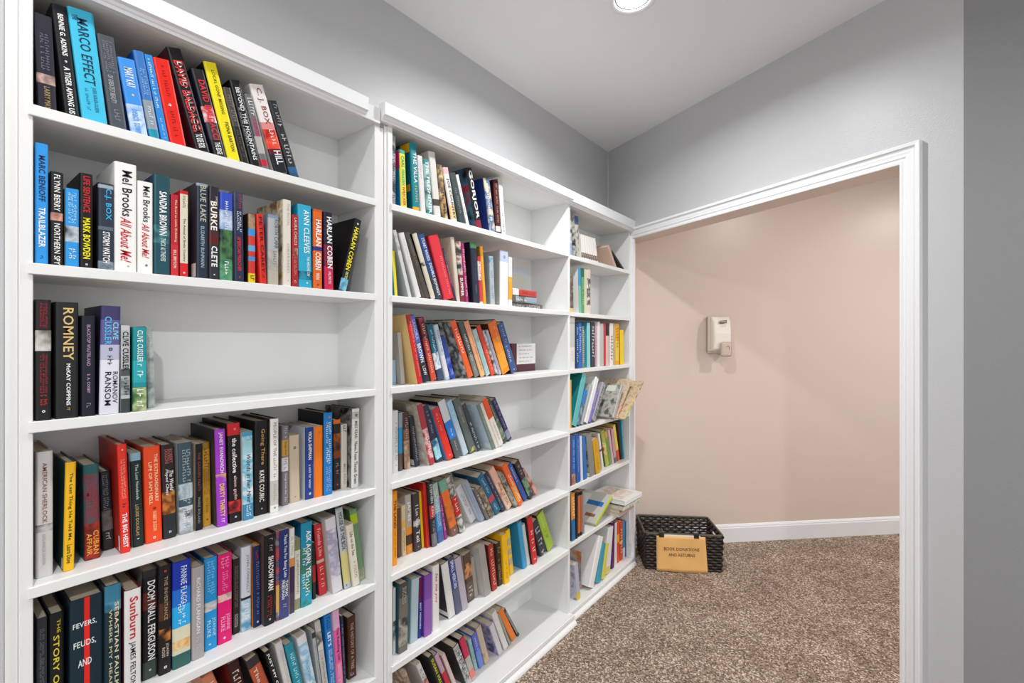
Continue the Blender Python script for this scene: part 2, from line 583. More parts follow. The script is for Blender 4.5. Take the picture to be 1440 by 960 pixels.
def depth_of_overlap(P, Q):
    best = 9
    for poly in (P, Q):
        for i in range(4):
            ax, ay = poly[(i + 1) % 4][0] - poly[i][0], poly[(i + 1) % 4][1] - poly[i][1]
            l = math.hypot(ax, ay) or 1
            nx, ny = ay / l, -ax / l
            p = [x * nx + y * ny for x, y in P]
            q = [x * nx + y * ny for x, y in Q]
            best = min(best, min(max(p), max(q)) - max(min(p), min(q)))
            if best <= 0:
                return 0
    return best

def shelf_row(unit, n, crop, rows, d=None):
    """rows measured in a magnified view of the photograph: crop = (origin x, origin y, magnification)"""
    u = UNITS[unit]
    ox, oy, k = crop
    zs = ZS[n - 1]
    ceil = (u['top'] if n == 1 else ZS[n - 2] - 0.0205) - 0.003
    E = []
    for row in rows:
        tl, yt, bl, yb, br, spine, desc = row[:7]
        o = row[7] if len(row) > 7 else {}
        X = lambda v: ox + v / k
        Y = lambda v: oy + v / k
        dd = o.get('d', d)
        if dd is None:
            xs = on_z(X(bl), Y(yb), zs).x
            xs = min(max(xs, u['x'] - 0.085), u['x'] + 0.002)
        else:
            xs = u['x'] + dd
        p1, p2, p3 = on_x(X(tl), Y(yt), xs), on_x(X(bl), Y(yb), xs), on_x(X(br), Y(yb), xs)
        phi = math.atan2(p1.y - p2.y, p1.z - p2.z)
        w = p3.y - p2.y
        t = max(0.005, w * math.cos(phi))
        yb0 = p2.y + (zs - p2.z) * math.tan(phi)           # left edge carried down to the board
        flip = phi > 0.02
        if abs(phi) < 0.012:
            phi = 0.0
        H = (p1.z - zs) / math.cos(phi)
        if flip:
            H += t * math.tan(phi) * 0.0
        e = dict(y=yb0 if not flip else yb0 + t / math.cos(phi), z=zs, t=t, H=H, phi=phi, flip=flip, xs=xs, spine=spine, desc=desc, o=o)
        E.append(e)
    gap = 0.0004
    for i, e in enumerate(E):
        # keep clear of the shelf above, the side panels and the neighbours
        for _ in range(30):
            top = max(q[1] for q in quad(e))
            if top <= ceil:
                break
            e['H'] -= (top - ceil) + 0.0005
        for _ in range(60):
            q = quad(e)
            over = u['y0'] + 0.0006 - min(v[0] for v in q)
            if over > 0:
                if e['phi'] < -0.03 and q[0][0] > u['y0'] + 0.002:
                    e['phi'] += 0.01
                else:
                    e['y'] += over
                continue
            over = max(v[0] for v in q) - (u['y1'] - 0.0006)
            if over > 0 and not e['o'].get('out'):
                e['y'] -= over
                continue
            break
        if i:
            p = E[i - 1]
            for it in range(200):
                dv = depth_of_overlap(quad(p), quad(e))
                if dv <= 0:
                    break
                st = max(0.0004, min(dv, 0.002))
                # first share the difference in lean, then in thickness, then move on
                if abs(e['phi'] - p['phi']) > 0.015 and it < 60:
                    s = 0.006 if p['phi'] > e['phi'] else 0
                    if s and it < 40:
                        e['phi'] += s
                        continue
                if e['t'] > 0.009 and it % 3 != 2:
                    if e['flip']:
                        e['t'] -= st * 0.7
                    else:
                        e['t'] -= st * 0.7
                        e['y'] += st * 0.7 / math.cos(e['phi'])
                elif p['t'] > 0.010 and it % 3 == 2:
                    if p['flip']:
                        p['t'] -= st * 0.6
                        p['y'] -= st * 0.6
                    else:
                        p['t'] -= st * 0.6
                else:
                    e['y'] += st
            e['y'] += gap
    for e in E:
        over = max(v[0] for v in quad(e)) - (u['y1'] - 0.0006)
        if over > 0:
            cut = min(over, e['t'] - 0.004)
            e['t'] -= cut
            e['y'] += (cut if e['flip'] else 0) - over * (1 if e['flip'] else 0) - ((over - cut) if not e['flip'] else 0)
        if e['phi'] > 0 and not e['flip']:
            e['z'] += e['t'] * math.sin(e['phi'])
        elif e['phi'] < 0 and e['flip']:
            e['z'] -= e['t'] * math.sin(e['phi'])
    N = len(E)
    for i, e in enumerate(E):
        o, t, H = e['o'], e['t'], e['H']
        pos = ('leftmost' if i == 0 else 'rightmost' if i == N - 1 else ORD[i] + ' from left' if i < (N + 1) // 2 else ORD[N - 1 - i] + ' from right')
        if len(e['desc'].split()) + len(pos.split()) > 11:
            e['desc'] = e['desc'].replace(' with a ', ', ').replace(' with ', ', ').replace(' a ', ' ')
        r = thing('book', '%s, %s on %s bookcase\'s %s shelf' % (e['desc'], pos, unit, SHELF[n - 1]), 'book',
                  (e['xs'], e['y'], e['z'] + 0.0004), (-e['phi'], 0, 0), 'books on the %s shelf of the %s bookcase' % (SHELF[n - 1], unit))
        dep = min(H * 0.67 if 'dep' not in o else o['dep'], e['xs'] - u['back'] - 0.004)
        cover = o.get('cover', e['spine'])
        cv = book_mesh(r, H, t, dep, e['spine'], cover, o.get('bands', ()), o.get('hard', t > 0.016), e['flip'])
        y0 = -t if e['flip'] else 0.0
        for tx in o.get('tx', ()):
            s, col, f0, f1 = tx[:4]
            c = tx[4] if len(tx) > 4 else 0.5
            h = tx[5] if len(tx) > 5 else 0.55
            st = tx[6] if len(tx) > 6 else ''
            bold = 0.02 if 'b' in st else 0.012
            sh = 0.35 if 'i' in st else 0.0
            if 'h' in st:      # printed across the spine
                lettering(s, col, cv, (0.0006, y0 + t * (c - h / 2), H * (1 - (f0 + f1) / 2)), (0, 1, 0), (0, 0, 1), t * h, H * (f1 - f0), bold, sh)
            else:
                lettering(s, col, cv, (0.0006, y0 + t * c, H * (1 - f0)), (0, 0, -1), (0, 1, 0), H * (f1 - f0), t * h, bold, sh)
        if o.get('stripe'):
            link('spine_stripe', [(0.0004, y0 + t * a, H * b) for a, b in ((.42, 0), (.58, 0), (.58, 1), (.42, 1))], [(0, 1, 2, 3)], mat('e0261e'), cv)
        for st in o.get('stick', ()):      # sticker on the left board: (depth0, depth1, height0, height1, colour)
            a, b, za, zb, col = st
            yy = y0 - 0.0006
            link('sticker', [(-a, yy, za * H), (-b, yy, za * H), (-b, yy, zb * H), (-a, yy, zb * H)], [(0, 1, 2, 3)], mat(col, 0.5), cv)
def T(*a):
    return a
W, K = 'f0efeb', '1c1c1e'
# --- left bookcase, top shelf
def c1(v, oy=None):
    return v
S1a = (0, 0, 4.364)
def b2(x):      # second magnified view (origin 200,40, x4.175) carried into the first one
    return (200 + x / 4.175) * 4.364
def v2(y):
    return (40 + y / 4.175) * 4.364
def R2(tl, yt, bl, yb, br, *a):
    return (b2(tl), v2(yt), b2(bl), v2(yb), b2(br)) + a
shelf_row('left', 1, S1a, [
    (203, 70, 236, 664, 354, '24222e', 'dark navy hardback with grey author name and pale oval', dict(bands=[(.62, .72, 'P:24222e,c9a79a,5a3a3a')], tx=[('#2', '6f6b80', .2, .58, .5, .5), ('LARRY MAY', 'a08a5a', .75, .98, .5, .3)])),
    (305, 12, 398, 716, 494, '17181c', 'tall black hardback with white block capitals', dict(tx=[('BENNIE G. ADKINS', 'f2f2f2', .08, .45, .5, .36, 'b'), ('#1', 'f2f2f2', .485, .515, .5, .3), ('A TIGER AMONG US', 'f2f2f2', .55, .97, .5, .4, 'b')])),
    (398, 28, 500, 735, 664, '3fb9dc', 'thick cyan hardback with tall navy title', dict(cover='12707f', tx=[('MARCO EFFECT', '12324c', .08, .66, .5, .42), ('THE', '12324c', .06, .11, .24, .2), ('JUSSI ADLER-OLSEN', '1f5a86', .68, .9, .6, .2), ('#', '1f5a86', .7, .9, .32, .12)])),
    (592, 200, 676, 775, 782, '4a5057', 'charcoal grey hardback with faint grey lettering', dict(cover='26282c', tx=[('#3', '7d8389', .06, .4, .5, .6), ('OF GREATEST BEAUTY', 'a9aeb2', .42, .72, .42, .3), ('#', '7d8389', .75, .92, .5, .3)])),
    (708, 342, 805, 815, 912, '3f8fe0', 'blue to white paperback with a yellow shell', dict(cover='123a8c', bands=[(.6, 1, 'P:c5d6ea,8db8e6,e5eaf0')], tx=[('MARY KAY', 'eaf3ff', .12, .38, .5, .5), ('beach town', '5ea0e0', .66, .98, .5, .5), ('#', 'f2dc7a', .45, .5, .5, .4)])),
    (765, 292, 915, 845, 986, '3a75b8', 'steel blue paperback with grey lower half', dict(cover='0f4fa8', bands=[(.55, .88, '8c97a3'), (.88, 1, '1e8fa8')], tx=[('#2', '9fc4e8', .2, .5, .5, .5), ('#', 'd8e4ea', .62, .85, .5, .35)])),
    (846, 320, 988, 868, 1040, '2f86d2', 'slim bright blue paperback with white lettering', dict(tx=[('#', 'e8f2fb', .05, .62, .4, .35), ('#', 'a9e0f0', .72, .97, .5, .3)])),
    (905, 340, 1044, 888, 1150, 'e02418', 'bright red hardback with a small white bird', dict(tx=[('#', '8d1410', .08, .45, .5, .22), ('#', 'f5f0ec', .5, .56, .45, .36), ('#', '8d1410', .6, .9, .5, .24)])),
    R2(140, 105, 325, 745, 410, '1b191c', 'tall black hardback with red and white name', dict(cover='4a1420', tx=[('DAVID BALDACCI', 'e0383c', .12, .8, .5, .62, 'b'), ('DAVID BALDACCI', 'f6e9e9', .13, .8, .56, .3), ('TO DIE FOR', 'f2f2f2', .82, .96, .5, .5, 'b')])),
    R2(285, 232, 425, 752, 500, '202126', 'black and white hardback with a red name', dict(cover='171a2c', bands=[(.42, .6, 'P:e8e4e4,c9303a,f2f2f2'), (.6, .8, '3b3b42')], tx=[('DAVID BALDACCI', 'd8323c', .12, .8, .55, .5, 'b'), ('THE EDGE', 'f2f2f2', .83, .97, .5, .45, 'b')])),
    R2(358, 190, 508, 785, 583, 'f2dc1c', 'vivid yellow hardback with thin dark lettering', dict(cover='15161a', tx=[('LOCAL GONE MISSING', '5a5a1c', .08, .52, .55, .26), ('FIONA BARTON', '2a2a22', .6, .9, .6, .3)])),
    R2(470, 342, 585, 795, 634, '4c453f', 'dull brown paperback squeezed beside the yellow hardback', dict(bands=[(.5, 1, '26241f')], tx=[('#', '8a8378', .1, .45, .5, .4), ('#', '6d675e', .55, .9, .5, .3)])),
    R2(510, 298, 640, 808, 702, '17181b', 'black hardback with a slanting white title', dict(tx=[('BEYOND THE MOUNTAINS', 'e4e4e4', .08, .92, .55, .4, 'b'), ('#', 'bcbcbc', .3, .8, .25, .2)])),
    R2(598, 382, 704, 822, 750, '6a6b6e', 'grey paperback with magenta capitals', dict(bands=[(.55, .78, 'b0aca8'), (.86, .95, 'b8283c')], tx=[('LOUIS', 'c42a64', .32, .55, .5, .6, 'b'), ('#', 'e2dede', .05, .28, .5, .5)])),
    R2(615, 322, 778, 845, 862, 'e4dfdc', 'hardback fading from white through red to black', dict(cover='c8c4c0', bands=[(.42, .5, 'd88a84'), (.5, .72, 'P:d8281c,f05a44,b01c18'), (.72, .78, '5a1418'), (.78, 1, '161a24')], tx=[('C. J. BOX', '8a2f22', .04, .44, .5, .45), ('#', 'f2d0c8', .5, .7, .6, .3), ('HILL', 'f2f2f2', .74, .9, .6, .5, 'b')])),
    R2(725, 420, 872, 878, 930, '2a2c2e', 'charcoal hardback with grey lettering and blue foot', dict(cover='1c1d1f', bands=[(.86, 1, 'P:2a5f8c,1f2f3c,6fa0c0')], tx=[('#', '9a9c9e', .05, .28, .55, .35), ('#', 'b8babc', .3, .84, .5, .45)])),
], d=-0.012)
# --- left bookcase, second shelf (views: origin 30,190 x4.364 and 260,230 x4.8)
def b4(x):
    return (260 + x / 4.8 - 30) * 4.364
def v4(y):
    return (230 + y / 4.8 - 190) * 4.364
def R4(tl, yt, bl, yb, br, *a):
    return (b4(tl), v4(yt), b4(bl), v4(yb), b4(br)) + a
shelf_row('left', 2, (30, 190, 4.364), [
    (83, 42, 85, 808, 168, '2f95e0', 'tall sky blue hardback with navy and white capitals', dict(tx=[('MARC BENIOFF', '16335c', .1, .48, .5, .5, 'b'), ('TRAILBLAZER', 'eef4fa', .53, .86, .5, .5, 'b'), ('#', '16335c', .93, .96, .5, .25)])),
    (176, 218, 178, 816, 257, '17181c', 'black hardback with white capitals and a red disc', dict(bands=[(.435, .52, 'P:17181c,e0a090,8a2018')], tx=[('FLYNN BERRY', 'e9e6e2', .03, .42, .5, .48), ('NORTHERN SPY', 'e9e6e2', .55, .99, .5, .48)])),
    (262, 320, 268, 826, 356, '2c93d8', 'light blue paperback with a small grey photograph', dict(cover='8a7a3a', bands=[(.48, .68, 'P:39424c,b9c4cc,5e6c78')], tx=[('#3', 'bfe0f4', .06, .44, .5, .6), ('#2', 'f0f6fa', .74, .92, .5, .55)])),
    (350, 226, 358, 836, 440, '17130f', 'black hardback with red title above yellow name', dict(tx=[('LIFE SENTENCE', 'c8202c', .03, .41, .5, .5, 'b'), ('MARK BOWDEN', 'f0e01c', .47, .9, .5, .55, 'b'), ('#', 'e8e8e8', .94, .98, .5, .4)])),
    (468, 286, 471, 846, 568, '2a3442', 'dark slate hardback with cyan name, white title', dict(cover='17181c', bands=[(.02, .06, '9aa4ac'), (.5, .54, '5a6470'), (.9, 1, 'P:3a4654,8a98a6,2a3442')], tx=[('C.J. BOX', '35a8e0', .06, .42, .6, .45, 'b'), ('STORM WATCH', 'f2f2f2', .56, .92, .5, .45, 'b')])),
    (569, 156, 571, 862, 708, 'eceae6', 'thick white hardback with black and red script', dict(cover='e2dfda', tx=[('Mel Brooks', '222222', .07, .49, .55, .45), ('All About Me!', 'c4282c', .5, .91, .5, .5, 'i'), ('#', '7aa06a', .935, .96, .6, .2)])),
    (712, 276, 714, 872, 808, 'eceae6', 'smaller white book with black and red script', dict(tx=[('Mel Brooks', '222222', .05, .44, .55, .45), ('All About Me!', 'c4282c', .46, .83, .5, .5, 'i'), ('#', '3a3a3a', .89, .93, .55, .3)])),
    (808, 236, 812, 874, 914, '1f4c58', 'dark teal hardback with white and pale capitals', dict(cover='12395c', bands=[(.5, .68, 'P:1f4c58,3c7c82,163c48')], tx=[('SANDRA BROWN', 'eef2f0', .16, .6, .55, .45, 'b'), ('THICK AS THIEVES', 'cfe0dc', .63, .86, .55, .3)])),
    (916, 360, 918, 880, 964, 'b42436', 'slim crimson paperback with fine yellow lettering', dict(bands=[(.62, 1, 'c83038')], tx=[('The Road to Little Dribbling', 'e8d0a0', .06, .58, .6, .34), ('BILL BRYSON', 'f0d8c8', .68, .9, .5, .4)])),
    (970, 336, 974, 884, 1022, 'd6cdb8', 'slim cream paperback with red top and foot', dict(cover='c01c24', bands=[(0, .04, 'c01c24'), (.84, 1, 'd02028')], tx=[('#', '6a6250', .06, .24, .5, .35), ('The Animal of Bodie Country', '3a342a', .32, .82, .5, .36), ('#', 'f4f0ea', .93, .97, .5, .5)])),
    R4(74, 125, 78, 790, 157, '232f3e', 'glossy navy hardback with grey serif title', dict(cover='3a2f38', bands=[(0, .03, '8c98a4')], stick=[(.004, .03, .02, .16, 'e6e4e0')], tx=[('BLUE LAKE', 'b8b6a8', .02, .4, .55, .5), ('ELIZABETH BUHMANN', 'a0b4c4', .45, .88, .5, .3)])),
    R4(160, 148, 162, 798, 232, '2a2530', 'dark hardback with ivory name and red square', dict(bands=[(.48, .62, '4a2226'), (.54, .62, '5a1a1c'), (.62, 1, '2c2c34')], tx=[('JAMES LEE', 'b8b0a8', .1, .2, .7, .25), ('BURKE', 'efe4d4', .16, .47, .45, .62, 'b'), ('CLETE', 'f2ece4', .64, .86, .5, .58, 'b'), ('#', 'f2f2f2', .93, .96, .5, .4)])),
    R4(232, 186, 236, 806, 325, '2f4a9c', 'blue and green photo paperback with white script', dict(bands=[(0, .2, '2f4ab4'), (.2, .42, 'P:7f98c8,c4d2e4,5a78b4'), (.42, .75, 'P:24402c,4a7a4a,1c2c28'), (.75, 1, 'P:2c5c40,5a9a70,274838')], tx=[('#', 'e8f0f6', .1, .42, .5, .25), ('#', 'e8f0e8', .78, .95, .5, .3)])),
    R4(318, 182, 328, 812, 402, '27304a', 'navy hardback with red capitals near the foot', dict(cover='6a5448', bands=[(0, .18, 'P:27304a,3a3f58,1c2238')], tx=[('#', 'b03a44', .03, .2, .65, .3), ('#2', 'dfe2ea', .22, .45, .55, .5), ('AMERICAN PREACHER', 'cc2f3a', .5, .88, .5, .36, 'b'), ('#', 'cc4a44', .92, .96, .5, .2)])),
    R4(425, 332, 430, 822, 478, '6a4a3c', 'short paperback with red, blue and yellow squares', dict(cover='2a241f', bands=[(.0, .22, 'P:6a4a3c,a88a6a,3c2a24'), (.22, .32, '3a8cd0'), (.32, .46, 'c83a34'), (.46, .54, '58a0d0'), (.54, .62, 'c43a34'), (.62, .68, '3c88c4'), (.68, .86, 'c8372e'), (.86, 1, 'e0c020')], tx=[('#', '2a2418', .89, .97, .5, .5)])),
    R4(478, 336, 508, 826, 556, 'd0281e', 'red paperback with a black printed name', dict(tx=[('PETER CAREY', '3a0f0c', .04, .84, .55, .45), ('#', '3a0f0c', .87, .93, .5, .35)])),
    R4(560, 338, 562, 832, 634, 'a9acae', 'pale grey paperback with thin dark lettering', dict(cover='6c7c90', bands=[(0, .05, '7c8ca0'), (.5, .8, 'P:b8b4ae,a09a92,c8c4be'), (.8, 1, 'b0a898')], tx=[('ROBYN CARR', '5f6264', .06, .48, .75, .35), ('#', '7a7a78', .52, .8, .6, .3)])),
    R4(660, 238, 664, 846, 718, 'd9d2c6', 'tall ivory hardback with a brown map cover', dict(cover='P:b08a50,d8cbb0,7a5a34', tx=[('THE ROYAL', 'b8b0a4', .04, .3, .6, .3), ('OBSESSED', 'b4aca0', .5, .85, .6, .3), ('#', '3a3a3a', .92, .94, .6, .2)])),
    R4(722, 342, 724, 842, 764, 'a4242c', 'slim deep red paperback with a pictured middle', dict(bands=[(.46, .6, 'P:c08a70,8a2a2c,d8b8a0')], tx=[('LAURA CHILDS', 'e0b8a8', .04, .42, .55, .5), ('#2', 'd89a90', .62, .85, .5, .5), ('#', 'f0dcd0', .91, .95, .5, .3)])),
    R4(756, 268, 770, 850, 860, '2fa3c4', 'cyan hardback with white letters, black bird below', dict(cover='1580a4', bands=[(.8, .9, 'P:2fa3c4,123c4c,2fa3c4')], tx=[('ANN CLEEVES', 'e4f2f4', .06, .58, .6, .42), ("THE HERON'S CRY", 'e4f2f4', .62, .86, .7, .2), ('#', 'f4f8f8', .92, .96, .6, .3, 'h')])),
    R4(865, 302, 867, 856, 928, 'd8641c', 'orange hardback with heavy white capitals', dict(cover='1f2c6a', bands=[(.47, .52, '28347c'), (.0, .03, 'c0541a')], tx=[('HARLAN', 'f6f2ee', .13, .46, .55, .6, 'b'), ('COBEN', 'f6f2ee', .54, .76, .5, .6, 'b'), ('WIN', 'f0e8d8', .8, .88, .45, .4), ('#', '2a3a8c', .92, .97, .5, .5)])),
    R4(936, 322, 945, 862, 1005, '1f1a2c', 'black to red hardback with heavy white capitals', dict(cover='1c2250', bands=[(.42, .7, '7c1a34'), (.7, 1, 'c4244c')], tx=[('HARLAN COBEN', 'f6f2f2', .06, .72, .6, .58, 'b'), ('I WILL FIND YOU', 'f2e0e4', .76, .92, .55, .3)])),
    R4(1148, 378, 1038, 868, 1088, '15171a', 'black hardback leaning right with yellow capitals', dict(cover='1a1214', bands=[(.84, 1, 'P:2a74c0,7ac0d8,1c3c64')], tx=[('HARLAN COBEN', 'f0e020', .12, .72, .5, .62, 'b'), ('THINK TWICE', 'e8f0a0', .74, .84, .5, .4), ('#', 'f4f4f4', .04, .09, .5, .4)])),
], d=-0.01)
# --- left bookcase, third shelf
shelf_row('left', 3, (30, 410, 4.8), [
    (97, 52, 95, 893, 205, '1d1a1b', 'black hardback with red lettering and grey portrait', dict(bands=[(.0, .245, '241c1e'), (.255, .425, 'P:cfcac4,8a847e,3a3634')], tx=[('#3', 'a82432', .03, .235, .5, .5), ('#3', 'a82432', .45, .78, .5, .5), ('#2', 'c4282c', .79, .89, .5, .5), ('#', 'f0f0f0', .905, .945, .5, .35, 'h')])),
    (226, 68, 228, 880, 386, '202022', 'thick black hardback with big gold capitals', dict(tx=[('ROMNEY', 'd8b878', .05, .5, .55, .46), ('McKAY COPPINS', 'ececec', .53, .89, .55, .18, 'b'), ('#', 'c8a850', .91, .94, .55, .12)])),
    (400, 162, 404, 858, 500, '191b26', 'midnight blue hardback with thin mauve capitals', dict(tx=[('BLACKTOP WASTELAND', 'a890b0', .09, .5, .5, .26), ('S. A. COSBY', 'c0a0c0', .58, .77, .5, .2), ('#', '8c8c94', .87, .92, .5, .3)])),
    (538, 95, 524, 850, 660, 'P:8a8aa8,cfd0dc,5a5a80', 'white and violet hardback with a blue name', dict(cover='24203c', bands=[(0, .13, '3c3660'), (.13, .36, '5a5a8c'), (.36, .5, 'b4b6cc'), (.5, 1, 'dcdce6')], tx=[('CLIVE', '8cd0f0', .15, .31, .74, .28), ('CUSSLER', '58b8ec', .1, .36, .36, .34), ('#2', '3a3a5a', .37, .43, .5, .5), ('ROMANOV', '30303c', .61, .9, .76, .26), ('RANSOM', '24242e', .61, .92, .4, .32), ('#', '50505c', .46, .55, .5, .3)])),
    (662, 228, 664, 823, 732, 'b4b8b6', 'slim grey paperback with heavy black capitals', dict(bands=[(0, .05, 'c0c2c0'), (.5, .58, '4a5250'), (.58, .8, 'P:aab0ae,60686a,c8ccca'), (.84, 1, '3c4242')], tx=[('CLIVE CUSSLER', '1a1c1c', .07, .52, .5, .68, 'b'), ('#', '2a2c2c', .6, .8, .6, .5)])),
    (748, 238, 752, 812, 848, '1f8c92', 'teal paperback with white name and green jungle', dict(cover='0c5c60', bands=[(.4, .66, '2ca4ac'), (.72, 1, 'P:3a6a3c,b8c890,1c4030')], tx=[('CLIVE CUSSLER', 'e8f2f0', .04, .42, .5, .4), ('#', 'd8ecec', .44, .6, .5, .4), ('#', 'f0f0e0', .74, .96, .5, .45)])),
    (836, 234, 852, 786, 902, 'P:8a9a94,b8c0b8,5a7078', 'pale grey paperback leaning beside the teal book', dict(cover='P:a8b0aa,7a9098,c4c8c0', tx=[('#', 'd8dcd6', .1, .4, .5, .35)])),
])
